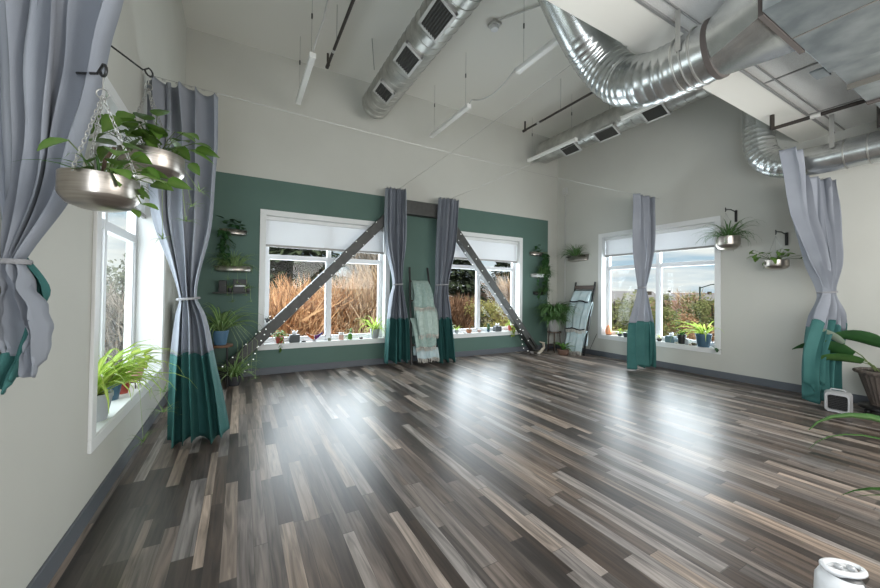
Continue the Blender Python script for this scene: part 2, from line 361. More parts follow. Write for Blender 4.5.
# ------------------------------------------------------------------ steel braces, tension cables
BY=5.99; BT=.15
def brace(a,b,label,lit):
    t_=thing('steel_brace',label,'brace',a)
    A=Vector(a); B=Vector(b)-A
    m=MB(); m.bar((0,0,0),B,.15,BT,up=(0,1,0)); m.build('beam',STEEL,t_,bevel=.01)
    d=B.normalized()
    c=MB(); n=Vector((0,1,0)).cross(d)
    c.bar(d*.02,d*.34,.012,.24,up=(0,1,0)); c.build('gusset_plate',STEEL,t_,bevel=.004)
    return t_
brace((-.22,BY,.07),(2.36,BY,2.73),'dark grey diagonal steel brace rising from left corner of green wall',1)
brace((5.80,BY,.06),(3.50,BY,2.70),'dark grey diagonal steel brace descending to the right corner plants',1)
tb=thing('steel_tie_beam','dark grey horizontal steel beam joining both braces between the curtains','beam',(2.93,BY,2.84))
m=MB(); m.box(-.62,.62,-.075,.075,-.125,.125); m.build('beam',STEEL,tb,bevel=.008)
for s in (-1,1):
    m=MB(); P=[(.62,-.15),(.46,-.02),(.40,.07),(.46,.13),(.62,.13)]
    V=[(s*x,-.10,z) for x,z in P]+[(s*x,-.076,z) for x,z in P]; n=len(P)
    m.add(V,[tuple(range(n)),tuple(range(2*n-1,n-1,-1))]+[(i,(i+1)%n,(i+1)%n+n,i+n) for i in range(n)]); m.build('gusset_plate',RUST,tb)
def cable(name,pts,label,r=.0022,m_=WIRE,cat='cable',group=None):
    return tag(MB().tube(pts,r,6).build(name,m_,smooth=True),label,cat,group)
def sag(a,b,s=.05,n=14):
    a=Vector(a);b=Vector(b); return [a.lerp(b,i/n)-Vector((0,0,s*4*(i/n)*(1-i/n))) for i in range(n+1)]
cable('curtain_cable',sag((XL,3.72,3.06),(XR,3.72,3.05),.06),'thin steel cable spanning the room from left wall curtain to right window')
cable('curtain_cable',sag((2.35,YB,3.06),(2.35,1.85,3.2),.02),'thin steel cable running forward from left of the two middle curtains')
cable('curtain_cable',sag((3.40,YB,3.06),(3.40,1.85,3.1),.04),'thin steel cable running forward from right of the two middle curtains')

# ------------------------------------------------------------------ curtains
def lerp_rows(rows,v):
    for i in range(len(rows)-1):
        a,b=rows[i],rows[i+1]
        if v<=b[0] or i==len(rows)-2:
            t=max(0,min(1,(v-a[0])/(b[0]-a[0]))); 
            p0=rows[max(i-1,0)]; p3=rows[min(i+2,len(rows)-1)]
            out=[]
            for k in range(1,len(a)):
                m1=(b[k]-p0[k])/(b[0]-p0[0])*(b[0]-a[0]) if b[0]!=p0[0] else 0
                m2=(p3[k]-a[k])/(p3[0]-a[0])*(b[0]-a[0]) if p3[0]!=a[0] else 0
                t2,t3=t*t,t*t*t
                out.append((2*t3-3*t2+1)*a[k]+(t3-2*t2+t)*m1+(-2*t3+3*t2)*b[k]+(t3-t2)*m2)
            return out
SOFT=[1.2]
def cloth_sheet(rows, z_top, z_bot, dirw, nf, seed=0, nv=60, uo=9, slant=0, ztop=None, hem=.015, v0=0., v1=1., off=0.0, sweep=0.0):
    """rows: (v, cx, cy, width, fold depth). v=0 top, v=1 bottom."""
    R=random.Random(seed); dw=Vector((dirw[0],dirw[1],0)).normalized(); dn=Vector((-dw.y,dw.x,0))
    nu=nf*uo; ph=[R.uniform(-.5,.5) for _ in range(nf+2)]; am=[R.uniform(.6,1.25) for _ in range(nf+2)]; ws=[R.uniform(.45,1.6) for _ in range(nf)]
    tot=sum(ws); cum=[0]
    for w in ws: cum.append(cum[-1]+w/tot)
    V=[];Fc=[]
    vn=[v0+(v1-v0)*i/nv for i in range(nv+1)]
    for v in vn:
        cx,cy,w,d=lerp_rows(rows,v)
        for i in range(nu+1):
            f=i/uo; k=min(int(f),nf-1); fr=f-k; u=cum[k]+(cum[k+1]-cum[k])*fr
            a=am[k]*(1-fr)+am[k+1]*fr
            s=(1-2*abs(math.sin(PI*f+ph[0]))**SOFT[0])*a + .45*math.sin(2*PI*f*.41+ph[1]*6+v*3.2+seed) + .22*math.sin(2*PI*f*1.7+v*9*ph[2]+seed)
            sh=(math.sin(2*PI*f+ph[0])*.20+.16*math.sin(2*PI*f*.6+v*4+seed))/nf      # folds lean over, like cloth
            x=(u-.5+sh*min(1,d*14))*w
            zz=z_top+(z_bot-z_top)*v
            if ztop: zz = zz - ztop(u)*(1-v)**3
            zz += hem*math.sin(f*2.3+seed)*v*v*2
            wob=.018*noise.noise(Vector((u*5+seed*3.1,v*6,seed)))*(1 if 0<v<1 else .4)
            p=Vector((cx,cy,0))+dw*(x+wob*.5+sweep*v*v*u)+dn*(s*d*.5+wob+off); V.append((p.x,p.y,zz))
    for j in range(nv):
        for i in range(nu):
            a=j*(nu+1)+i; Fc.append((a,a+1,a+nu+2,a+nu+1))
    return MB().add(V,Fc)
def torus(c, r, rr, sy=1, n=20, k=6, tilt=0, dw=(1,0)):
    ang=math.atan2(dw[1],dw[0]); P=[]
    for i in range(n+1):
        a=2*PI*i/n; x=math.cos(a)*r; y=math.sin(a)*r*sy
        P.append((c[0]+x*math.cos(ang)-y*math.sin(ang), c[1]+x*math.sin(ang)+y*math.cos(ang), c[2]+tilt*x))
    return MB().tube(P,rr,k,caps=False)
def curtain(label, rows, zt, zb, split, dirw, nf, seed, tie, tie_r, cable_z=None, ztop=None, hem=.015, rings=6, sweep=0):
    t_=thing('curtain',label,'curtain',(0,0,0),0,None)
    vs_=(zt-split)/(zt-zb)
    cloth_sheet(rows,zt,zb,dirw,nf,seed,46,v0=0,v1=vs_,ztop=ztop,hem=hem,sweep=sweep).build('grey_panel',CURT,t_,smooth=True,solid=.004,auto=80)
    cloth_sheet(rows,zt,zb,dirw,nf,seed,20,v0=vs_-.003,v1=1,ztop=ztop,hem=hem,off=-.003,sweep=sweep).build('teal_hem_panel',TEAL,t_,smooth=True,solid=.004,auto=80)
    v=(zt-tie)/(zt-zb); cx,cy,w,d=lerp_rows(rows,v)
    tt=torus((cx,cy,tie),w*.5+.012,.011,max(.35,(d*.5+.02)/(w*.5)),dw=dirw,tilt=.08); tt.build('rope_tie',ROPE,t_,smooth=True)
    dw=Vector((dirw[0],dirw[1],0)).normalized(); cx,cy,w,d=rows[0][1:]
    for k in range(rings):
        u=-.46+.92*k/(rings-1); zz=zt-(ztop(u+.5) if ztop else 0); p=Vector((cx,cy,zz+.012))+dw*u*w
        torus(p,.012,.0022,1,10,4).build('ring',WIRE,t_)
    return t_
# rows: v, centre x, centre y, width, fold depth
SOFT[0]=1.9
curtain('grey and teal tied curtain beside the left wall window',
  [(0,-.45,3.72,.50,.11),(.2,-.43,3.72,.49,.11),(.38,-.42,3.72,.42,.10),(.595,-.385,3.70,.13,.09),(.66,-.36,3.69,.22,.11),(.80,-.33,3.67,.33,.14),(1,-.29,3.64,.45,.17)],
  3.03,.03,.745,(1,.02),5,3,1.22,.06)
SOFT[0]=1.2
curtain('grey and teal tied curtain left of the blanket ladder on green wall',
  [(0,2.35,5.80,.36,.13),(.3,2.36,5.80,.37,.14),(.55,2.40,5.80,.15,.11),(.62,2.40,5.8,.24,.14),(.8,2.41,5.78,.40,.16),(1,2.41,5.77,.47,.18)],
  3.10,.10,.83,(1,-.12),7,5,1.43,.06)
curtain('grey and teal tied curtain right of the blanket ladder on green wall',
  [(0,3.41,5.80,.42,.13),(.3,3.36,5.80,.38,.14),(.55,3.285,5.80,.22,.12),(.7,3.29,5.8,.33,.14),(1,3.36,5.77,.37,.17)],
  3.07,.03,.81,(1,-.08),7,8,1.44,.06)
curtain('slim grey and teal tied curtain hanging before the right wall window',
  [(0,6.17,3.72,.56,.10),(.3,6.19,3.72,.55,.10),(.5,6.14,3.72,.20,.08),(.545,6.13,3.72,.13,.07),(.62,6.14,3.72,.28,.09),(.78,6.13,3.72,.60,.10),(1,6.13,3.72,.60,.12)],
  3.04,.05,.82,(1,0),6,11,1.43,.05)
def rr_top(u): return 0.0 if u<.28 else min(.30,(u-.28)*3.2)
curtain('large grey and teal tied curtain beside the small heater on right wall',
  [(0,5.97,1.58,.90,.12),(.25,6.05,1.56,.75,.14),(.45,6.16,1.52,.42,.14),(.585,6.22,1.49,.13,.10),(.68,6.18,1.48,.36,.16),(.85,6.10,1.51,.54,.13),(1,6.10,1.52,.52,.13)],
  3.04,.16,.97,(1,-.22),8,14,1.36,.06,ztop=rr_top,hem=.06)

# near-left curtain, its lower end folded up and tucked through the tie
t_=thing('curtain','large grey curtain in the left foreground with its hem tucked up','curtain',(0,0,0))
rows=[(0,-.485,1.60,.44,.14),(.25,-.508,1.62,.38,.14),(.43,-.532,1.65,.34,.13),(.62,-.565,1.70,.28,.12),(.84,-.615,1.76,.19,.08),(1,-.690,1.80,.05,.06)]
SOFT[0]=.8
cloth_sheet(rows,3.03,1.39,(1,-.06),5,21,50,hem=0).build('grey_panel',CURT,t_,smooth=True,solid=.004,auto=80)
rows=[(0,-.69,1.80,.05,.06),(.3,-.675,1.81,.09,.08),(.6,-.660,1.82,.12,.09),(1,-.665,1.82,.10,.07)]
cloth_sheet(rows,1.39,1.02,(1,-.06),3,25,24,hem=.02).build('tucked_fold',CURT,t_,smooth=True,solid=.004,auto=80)
rows=[(0,-.69,1.83,.04,.03),(.25,-.665,1.88,.09,.03),(.5,-.675,1.87,.08,.03),(1,-.69,1.77,.05,.04)]
cloth_sheet(rows,1.42,.97,(1,-.06),3,27,24,hem=.015).build('teal_hem_panel',TEAL,t_,smooth=True,solid=.004,auto=80)
torus((-.685,1.80,1.388),.036,.010,.9,dw=(1,0)).build('rope_tie',ROPE,t_,smooth=True)
# ------------------------------------------------------------------ ducts and ceiling services
def seam_rings(path, r, step, name, m_, parent, rr=.006, start=.05):
    """raised seams round a straight duct, one mesh"""
    a,b=Vector(path[0]),Vector(path[1]); L=(b-a).length; d=(b-a).normalized(); x=d.orthogonal().normalized(); y=d.cross(x)
    m=MB(); s=start
    while s<L:
        c=a+d*s; m.tube([c+x*math.cos(t)*(r+rr*.3)+y*math.sin(t)*(r+rr*.3)+d*(.5*step*t/(2*PI)) for t in [2*PI*i/28 for i in range(29)]],rr,4,caps=False); s+=step
    return m.build(name,m_,parent,smooth=True)
def diffuser_duct(x,z,y0,y1,r,label,grilles,side):
    t_=thing('spiral_duct',label,'duct',(x,y0,z))
    L=y0-y1
    MB().tube([(0,0,0),(0,-L,0)],r,40).build('duct_body',SPIRAL,t_,smooth=True)
    seam_rings([(0,0,0),(0,-L,0)],r,.135,'spiral_seam',SPIRAL,t_)
    # end cap lip
    MB().tube([(0,.012,0),(0,-.03,0)],r+.008,40).build('end_cap',SPIRAL,t_,smooth=True)
    for (ya,yb) in grilles:
        th=side; c=Vector((math.cos(th),0,math.sin(th))); tx=Vector((-c.z,0,c.x))
        g=MB(); h=.125; o=c*(r+.004)
        def q(yp,s,d=0): return o+c*d+tx*s+Vector((0,y0*0+yp,0))
        for (p,q_,s0,s1) in ((ya,yb,h-.018,h+.012),(ya,yb,-h-.012,-h+.018),(ya,ya-.03,-h,h),(yb+.03,yb,-h,h)):
            g.add([q(p,s0,-.02),q(q_,s0,-.02),q(q_,s1,-.02),q(p,s1,-.02),q(p,s0,.02),q(q_,s0,.02),q(q_,s1,.02),q(p,s1,.02)],[(0,3,2,1),(4,5,6,7),(0,1,5,4),(1,2,6,5),(2,3,7,6),(3,0,4,7)])
        f=g.build('grille_frame',GFRAME,t_)
        l=MB(); l.add([q(ya,-h,.006),q(yb,-h,.006),q(yb,h,.006),q(ya,h,.006)],[(0,1,2,3)])
        n=7
        for k in range(n):
            s=-h+.03+k*(2*h-.06)/(n-1)
            l.add([q(ya-.03,s-.008,.008),q(yb+.03,s-.008,.008),q(yb+.03,s+.006,.024),q(ya-.03,s+.006,.024),q(ya-.03,s-.004,.004),q(yb+.03,s-.004,.004),q(yb+.03,s+.010,.02),q(ya-.03,s+.010,.02)],[(0,1,2,3),(7,6,5,4),(0,4,5,1),(3,2,6,7)])
        l.build('louvre',LOUV,f)
    return t_
diffuser_duct(1.91,4.4,5.66,1.95,.225,'long round spiral duct with three grilles nearest the ceiling centre',[(-.58,-.90),(-1.38,-1.78),(-2.12,-2.58)],math.radians(-124))
diffuser_duct(5.80,4.40,5.72,1.95,.225,'long round spiral duct running above the right wall window',[(-.59,-.98),(-1.38,-1.81),(-2.27,-2.64)],math.radians(-118))
for x,y,nm in ((1.62,5.02,'thin rod hanger at the end of the centre spiral duct'),(5.72,4.1,'thin rod hanger above the right wall spiral duct')):
    tag(MB().tube([(x,y,HC),(x+.04,y,4.55)],.006,6).build('rod_hanger',WIRE,smooth=True),nm,'hanger')

def bent_duct(name,label,path,r,ribs,mat_,cat='duct',strap=None):
    """corrugated elbow: a tube through the path whose radius swells at each gore seam"""
    t_=thing(name,label,cat,path[0]); o=Vector(path[0])
    P=[Vector(p)-o for p in path]
    # catmull-rom resample
    S=[]; 
    for i in range(len(P)-1):
        p0=P[max(i-1,0)];p1=P[i];p2=P[i+1];p3=P[min(i+2,len(P)-1)]
        for k in range(16):
            t=k/16; S.append(.5*((2*p1)+(p2-p0)*t+(2*p0-5*p1+4*p2-p3)*t*t+(3*p1-p0-3*p2+p3)*t**3))
    S.append(P[-1])
    ls=[0]
    for a,b in zip(S,S[1:]): ls.append(ls[-1]+(b-a).length)
    return t_,S,ls
# big S-duct under the bulkhead
path=[(3.0,1.27,3.10),(3.0,1.42,3.10),(3.0,1.60,3.10),(3.0,1.82,3.14),(3.02,2.04,3.27),(2.94,2.2,3.51),(2.74,2.24,3.73),(2.50,2.24,3.98),(2.2,2.2,4.28)]
t_,S,ls=bent_duct('elbow_duct','large shiny corrugated elbow duct curving up beyond the ceiling edge',path,.2,0,GALV)
def resample(S,ls,step):
    out=[];s=0;j=0
    while s<=ls[-1]:
        while j<len(ls)-2 and ls[j+1]<s: j+=1
        f=(s-ls[j])/max(1e-6,ls[j+1]-ls[j]); out.append((S[j].lerp(S[j+1],f),s)); s+=step
    return out
def gored(S,ls,r,seams,gore=(0,9)):
    Q=resample(S,ls,.0125); pts=[p for p,_ in Q]; rs=[]
    for p,s in Q:
        if gore[0]<s<gore[1]:
            k=(s-gore[0])/seams; f=k-math.floor(k); rs.append(r+.006*math.exp(-((f-.5)/.12)**2)-.001)
        else: rs.append(r)
    return MB().tube(pts,rs,44)
gored(S,ls,.205,.066,(.20,1.42)).build('duct_body',GALV,t_,smooth=True,auto=60)
o=Vector(path[0])
def band(c,d,r,w,h,nm,m_,par):
    c=Vector(c); d=Vector(d).normalized(); MB().tube([c-d*w/2,c+d*w/2],r+h,44).build(nm,m_,par,smooth=True)
band((.0,.0,0),(0,1,0),.207,.035,.007,'sealed_collar',RUST,t_)
for s_ in (.10,.22): band((.0,s_,0),(0,1,0),.206,.012,.006,'seam_band',SPIRAL,t_)
m=MB(); m.bar((-.214,.16,.31),(-.214,.16,.0),.035,.004,up=(1,0,0)); m.tube([( .214*math.cos(a),.16,.214*math.sin(a)) for a in [i*-PI/14 for i in range(15)]],.005,4); m.build('hanger_strap',WIRE,t_)
# transition from round to rectangular
tr_=thing('duct_transition','galvanised metal transition joining the round duct to the box duct','duct fitting',(3.0,1.27,3.10))
n=32; V=[]; 
for j in range(n):
    a=2*PI*j/n; V.append((math.cos(a)*.208,-.005,math.sin(a)*.198))
for j in range(n):
    a=2*PI*j/n; c,s=math.cos(a),math.sin(a); k=1/max(abs(c),abs(s)); V.append((.02+c*k*.31,-.355,.07+s*k*.175 ))
MB().add(V,[(j,(j+1)%n,n+(j+1)%n,n+j) for j in range(n)]).build('cone_body',GALV,tr_,smooth=True,auto=30)
m=MB()
for (x0,x1,z0,z1) in ((-.31,.35,-.125,-.105),(-.31,.35,.235,.255),(-.31,-.29,-.105,.235),(.33,.35,-.105,.235)): m.box(x0,x1,-.366,-.340,z0,z1)
m.build('sealed_flange',RUST,tr_)
bd=thing('rectangular_duct','long dull grey box duct under the tile ceiling at upper right','duct',(2.66,.9,3.0))
m=MB(); m.box(.0,1.12,-1.1,0,-.02,.40); m.build('duct_section',GALV2,bd,bevel=.004)
m=MB(); m.box(1.20,2.12,-1.1,.0,.02,.38); m.build('duct_section',GALV2,bd,bevel=.004)
m=MB(); m.box(2.16,3.92,-1.1,-.02,.035,.38); m.build('duct_section',GALV2,bd,bevel=.004)
m=MB(); m.box(1.10,1.22,-1.12,.012,.0,.38); m.build('slip_joint',GALV2,bd)
m=MB(); m.box(1.10,1.26,.012,.09,.0,.015); m.box(1.10,1.26,.012,.016,.0,.14); m.build('corner_flange',GALV2,bd)
m=MB(); m.box(2.11,2.17,-1.12,.0,.005,.385); m.build('sealed_flange',RUST,bd)
for x in (.45,1.6): MB().box(x-.005,x+.005,-1.1,.002,-.024,-.018 if x<1 else .02).build('seam',SEAM,bd)
m=MB(); m.box(-.01,3.9,-.62,-.60,-.028,.0); m.build('support_bar',GALV2,bd)

# smaller elbow by the right wall
path=[(6.02,2.08,4.0),(6.02,2.08,3.55),(6.02,2.06,3.28),(6.02,1.98,3.09),(6.02,1.80,2.97),(6.02,1.55,2.94),(6.02,1.2,2.94),(6.02,.9,2.95),(6.05,.5,3.02),(6.1,.1,3.05)]
t_,S,ls=bent_duct('elbow_duct','smaller corrugated elbow duct beside the tall right curtain',path,.16,0,GALV)
gored(S,ls,.165,.062,(.42,1.36)).build('duct_body',GALV,t_,smooth=True,auto=60)
band((0,-.98,-1.06),(0,-1,0),.166,.012,.005,'seam_band',SPIRAL,t_); band((0,-1.12,-1.055),(0,-1,.05),.166,.05,.010,'sealed_collar',RUST,t_)
band((0,-.80,-1.06),(0,-1,0),.166,.012,.005,'seam_band',SPIRAL,t_)
m=MB(); m.bar((-.17,-.72,-.62),(-.17,-.72,-1.0),.04,.004,up=(1,0,0)); m.build('hanger_strap',WIRE,t_)

# sprinkler pipes
def sprinkler(x,z,y0,y1,label,drops,r=.019,hang=()):
    t_=thing('sprinkler_pipe',label,'pipe',(x,y0,z)); L=y0-y1
    MB().tube([(0,0,0),(0,-L,0)],r,12).build('pipe_run',PIPE,t_,smooth=True)
    for d in drops:
        MB().tube([(0,-d,-.01),(0,-d,.17)],r*.9,10).build('riser',PIPE,t_,smooth=True)
    MB().tube([(0,-.35,0),(0,-.41,0)],r*1.15,12).build('coupling',GFRAME,t_,smooth=True)
    MB().tube([(0,.03,0),(0,-.05,0)],r*1.35,12).build('elbow_fitting',PIPE,t_,smooth=True)
    for h in hang: MB().tube([(0,-h,0),(0,-h,HC-z)],.005,6).build('rod_hanger',WIRE,t_,smooth=True)
    return t_
sprinkler(1.03,4.5,5.20,1.9,'dark sprinkler pipe left of the centre spiral duct',[.02],hang=(.55,2.0))
sprinkler(4.75,4.45,5.22,1.9,'dark sprinkler pipe above the right wall between ducts',[.02],hang=(.9,2.1))
t_=thing('sprinkler_pipe','black pipe under the tile ceiling at the right edge','pipe',(5.35,1.72,3.24))
MB().tube([(0,0,0),(0,-1.0,0)],.020,12).build('pipe_run',PIPE,t_,smooth=True)
MB().tube([(0,-.32,0),(0,-.40,0)],.025,12).build('coupling',GFRAME,t_,smooth=True)
MB().tube([(0,0,.0),(0,0,.16)],.022,12).build('riser',PIPE,t_,smooth=True)
MB().tube([(0,-.80,.02),(0,-.80,-.30)],.022,12).build('drop_pipe',PIPE,t_,smooth=True)
MB().tube([(0,-.80,-.30),(0,-.95,-.30),(0,-1.3,-.32)],.024,12).build('lower_elbow',PIPE,t_,smooth=True)

# suspended tube lights
def tube_light(x,z,y0,L,label,wires=(.08,.92)):
    t_=thing('suspended_tube_light',label,'ceiling light',(x,y0,z))
    m=MB()
    P=[(-.032,-.028),(.032,-.028),(.040,.0),(.032,.028),(-.032,.028),(-.040,.0)]
    n=len(P); V=[(a,0,b) for a,b in P]+[(a,-L,b) for a,b in P]
    m.add(V,[tuple(range(n-1,-1,-1)),tuple(range(n,2*n))]+[(i,(i+1)%n,(i+1)%n+n,i+n) for i in range(n)]); m.build('housing',LAMP,t_,bevel=.004)
    for y in (0,-L): MB().box(-.036,.036,y-.012,y+.012,-.032,.032).build('end_cap',LAMP,t_,bevel=.003)
    for w in wires:
        c=MB().tube([(0,-L*w,.02),(0,-L*w,HC-z)],.0028,5).build('suspension_wire',WIRE,t_)
        MB().tube([(0,-L*w,(HC-z)*.55),(0,-L*w,(HC-z)*.55+.06)],.010,8).build('wire_gripper',LOUV,c)
    return t_
tube_light(.70,4.08,5.60,1.20,'white tube light hanging nearest the left wall')
tube_light(2.97,4.12,5.68,1.20,'white tube light hanging above the right middle curtain')
tube_light(3.03,4.12,3.45,1.22,'white tube light partly behind the large elbow duct')
tube_light(5.30,4.12,5.68,1.22,'white tube light below the far end of right duct')
tube_light(5.30,4.12,3.55,1.22,'white tube light below the near end of right duct')
cable('flexible_conduit',[(.70,4.38,4.12),(.73,4.35,4.25),(.80,4.33,4.5),(.84,4.25,4.75),(.86,4.1,5.0)],'grey power cord rising from the leftmost tube light',.009,GFRAME,'wire')
pts=[(2.97,4.48,4.15)]+sag((2.97,4.40,4.18),(3.03,3.50,4.18),.13,10)+[(3.03,3.46,4.15)]
cable('flexible_conduit',pts,'grey wire drooping between two tube lights',.009,GFRAME,'wire')
sd=thing('smoke_detector','small white smoke detector box on the ceiling','smoke detector',(2.98,3.88,5.0))
MB().box(-.07,.07,-.07,.07,-.05,0).build('backing_box',GFRAME,sd,bevel=.01); MB().lathe([(.055,-.05),(.06,-.065),(.05,-.095),(.03,-.10)],20).build('sensor_head',WHITE,sd,smooth=True)
cable('conduit',[(2.98,3.8,4.98),(3.3,3.3,4.98),(3.3,1.9,4.98)],'thin grey conduit leading away from the smoke detector',.010,GFRAME,'conduit')
# conduit with box near the corner of the right wall
cb=thing('surface_conduit','thin grey conduit with box running down right wall by the corner','conduit',(XR,5.86,0))
MB().box(-.05,0,-.06,.06,3.62,3.78).build('junction_box',GFRAME,cb,bevel=.006); MB().tube([(-.014,0,BH),(-.014,0,3.62)],.012,8).build('pipe',GFRAME,cb,smooth=True)

# ------------------------------------------------------------------ plants
def inst(o,parent,loc,rz=0,s=1):
    c=o.copy(); COL.objects.link(c); c.parent=parent; c.location=loc; c.rotation_euler=(0,0,rz); c.scale=(s,s,s); return c
def spider_mb(n,L,w,droop,seed,c=(0,0,0),rad=.05,el=(.4,1.35),bias=None,mid=1.0,seg=6,azr=None):
    R=random.Random(seed); m=MB()
    for i in range(n):
        az=2*PI*i*.381966+R.uniform(-.4,.4)
        if bias and R.random()<.4: az=bias+R.gauss(0,.6)
        if azr: az=azr[0]+R.uniform(-azr[1],azr[1])
        e=R.uniform(*el); r=rad*R.random()
        m.blade((c[0]+r*math.cos(az),c[1]+r*math.sin(az),c[2]),az,e,L*R.uniform(.6,1.15),w*R.uniform(.75,1.2),droop*R.uniform(.75,1.25),seg,mid=mid)
    return m
def bowl_pot(r,h,flare=.9):
    return [(r*flare*.55,0),(r*flare*.85,.02*h),(r*flare,.2*h),(r,h*.9),(r,h),(r*.93,h),(r*.91,h*.82),(.001,h*.80)]
def tapered_pot(r,h,rim=.012):
    return [(r*.70,0),(r*.72,.01),(r*.96,h-.03),(r*.96,h-.028),(r,h-.027),(r,h),(r*.90,h),(r*.88,h-.02),(.001,h-.022)]
def potted(name,label,loc,prof,potmat,group=None,rz=0,sx=1,sy=1,cat='potted plant',n=28,rib=0,ribn=0,pn='pot'):
    t_=thing(name,label,cat,loc,rz,group)
    MB().lathe(prof,n,sx=sx,sy=sy,rib=rib,ribn=ribn).build(pn,potmat,t_,smooth=True)
    r,z=prof[-2]; MB().lathe([(.001,z+.004),(r*.99,z+.004),(r*.7,z+.012),(.001,z+.014)],20,sx=sx,sy=sy).build('soil',SOIL,t_)
    return t_
def plantlet(parent,p,seed,L=.11,n=9,m_=SPID):
    R=random.Random(seed); mb=MB()
    for i in range(n): mb.blade(p,2*PI*i/n+R.uniform(-.4,.4),R.uniform(-.1,1.2),L*R.uniform(.6,1.2),.008,1.7,4)
    return mb
def runner(parent,pts,seed,L=.11,m_=SPID,n=9):
    mb=MB().tube(pts,.0016,4,m=1.0); st=mb.build('runner',m_,parent)
    plantlet(parent,pts[-1],seed,L,n).build('plantlet',m_,st)

# near hanging pots by the left wall window
def chain(mb,a,b,link=.018,r=.0016):
    a=Vector(a);b=Vector(b);n=max(2,int((b-a).length/(link*.8))); d=(b-a).normalized(); x=d.orthogonal().normalized(); y=d.cross(x)
    for i in range(n):
        c=a+(b-a)*((i+.5)/n); s=x if i%2 else y
        mb.tube([c+d*math.cos(t)*link*.55+s*math.sin(t)*link*.28 for t in [2*PI*k/8 for k in range(9)]],r,4,caps=False)
    return mb
def hanging_pot(label,loc,r,h,hook,seed,foliage,group=None,small=False,yaw=.4,tilt=0):
    t_=thing('hanging_pot',label,'hanging plant',loc,0,group)
    prof=[(.001,0),(r*.5,.003),(r*.80,h*.13),(r*.97,h*.34),(r*1.0,h*.40),(r,h),(r*.985,h),(r*.97,h*.9),(.001,h*.86)]
    MB().lathe(prof,40).build('metal_bowl',NICKEL,t_,smooth=True,auto=35)
    MB().lathe([(.001,h*.86+.002),(r*.96,h*.87),(.001,h*.9)],20).build('soil',SOIL,t_)
    hp=Vector(hook)-Vector(loc)
    for k in range(3):
        a=yaw+2*PI*k/3; p=(r*math.cos(a),r*math.sin(a),h*.93)
        if small: MB().tube([p,hp-Vector((0,0,.02))],.0022,5).build('chain',WIRE,t_)
        else: chain(MB(),p,hp-Vector((0,0,.07))).build('chain',WIRE,t_,smooth=True)
    if not small:
        m=MB(); m.tube([hp+Vector((.016*math.cos(a),0,-.062+.016*math.sin(a))) for a in [2*PI*i/14 for i in range(15)]],.0022,5,caps=False)
        m.tube([hp-Vector((0,0,.045)),hp],.002,5); m.build('hanging_ring',WIRE,t_)
    foliage(t_,r,h); return t_
def pothos_foliage(seed,n,L,vines=3,vl=.3,spread=1.0,mat_=None,heart=True,aim=None):
    def f(t_,r,h):
        R=random.Random(seed); m=MB(); st=MB()
        for i in range(n):
            az=aim+R.gauss(0,1.0) if aim is not None and R.random()<.6 else R.uniform(0,2*PI)
            el=R.uniform(.1,1.2); l=L*R.uniform(.6,1.6); rr=r*.6*R.random()
            b=Vector((rr*math.cos(az),rr*math.sin(az),h*.88)); mid=b+Vector((math.cos(az)*math.cos(el),math.sin(az)*math.cos(el),math.sin(el)))*l*spread
            st.tube([b,b.lerp(mid,.5)+Vector((0,0,.02)),mid],.0022,4)
            m.leaf(mid,az+R.uniform(-.7,.7),R.uniform(-.9,.3),L*R.uniform(.65,1.15),L*R.uniform(.55,.8),heart,R.uniform(-.5,.5))
        for v in range(vines):
            az=R.uniform(0,2*PI) if aim is None else aim+R.gauss(0,.9); p=Vector((r*.9*math.cos(az),r*.9*math.sin(az),h*.95)); P=[p*.7,p+Vector((0,0,.02))]
            l=vl*R.uniform(.5,1.2); k=int(l/.045)
            for q in range(k):
                P.append(P[-1]+Vector((math.cos(az)*.010+R.uniform(-.014,.014),math.sin(az)*.010+R.uniform(-.014,.014),-.045)))
                m.leaf(P[-1],R.uniform(0,2*PI),R.uniform(-1.0,-.1),L*R.uniform(.45,.8),L*R.uniform(.35,.55),heart,R.uniform(-.4,.4))
            st.tube(P,.002,4)
        fo=m.build('foliage',mat_ or POTH,t_,smooth=True); st.build('stems',STEM,t_)
    return f
def spider_foliage(seed,n,L,w,droop,mat_=SPID,runners=0,rl=.3,el=(.3,1.3),bias=None,mid=1.0):
    def f(t_,r,h):
        spider_mb(n,L,w,droop,seed,(0,0,h*.86),r*.5,el,bias,mid).build('foliage',mat_,t_,smooth=True)
        R=random.Random(seed+1)
        for k in range(runners):
            az=R.uniform(0,2*PI); P=[Vector((r*.5*math.cos(az),r*.5*math.sin(az),h*.9)),Vector((r*1.25*math.cos(az),r*1.25*math.sin(az),h*1.3))]
            e=P[-1]+Vector((.06*math.cos(az),.06*math.sin(az),-rl*R.uniform(.5,1.1))); P+= [P[-1].lerp(e,.35)+Vector((.03*math.cos(az),.03*math.sin(az),0)),e]; runner(t_,P,seed+k,m_=mat_)
    return f
def chain_foliage_near(t_,r,h):
    pothos_foliage(41,20,.085,2,.11,1.0,aim=.5)(t_,r,h)
    spider_mb(14,.19,.009,1.7,43,(0,.0,h*.88),.04,(.4,1.3)).build('grassy_leaves',SPIDD,t_,smooth=True)
    MB().tube([(0,0,h*.85),(.01,.0,h+.06),(.03,.01,h+.11)],.006,6).build('woody_stem',TWIG,t_)
def chain_foliage_far(t_,r,h):
    pothos_foliage(47,36,.125,1,.1,1.1,aim=-.9)(t_,r,h)
    spider_mb(16,.26,.010,1.8,49,(0,0,h*.88),.04,(.2,1.2)).build('grassy_leaves',SPIDD,t_,smooth=True)
    for k,(e) in enumerate(((.0,.34,-.42),(.12,.62,-.14),(.10,.50,-.27),(.16,.66,-.02))):
        runner(t_,[(0,.05,h),(e[0]*.4,.18,h+.08),(e[0]*.8,e[1]*.8,h+.02),(e[0],e[1],e[2]+h)],60+k,.10)
hk=(-.405,1.56,2.00)
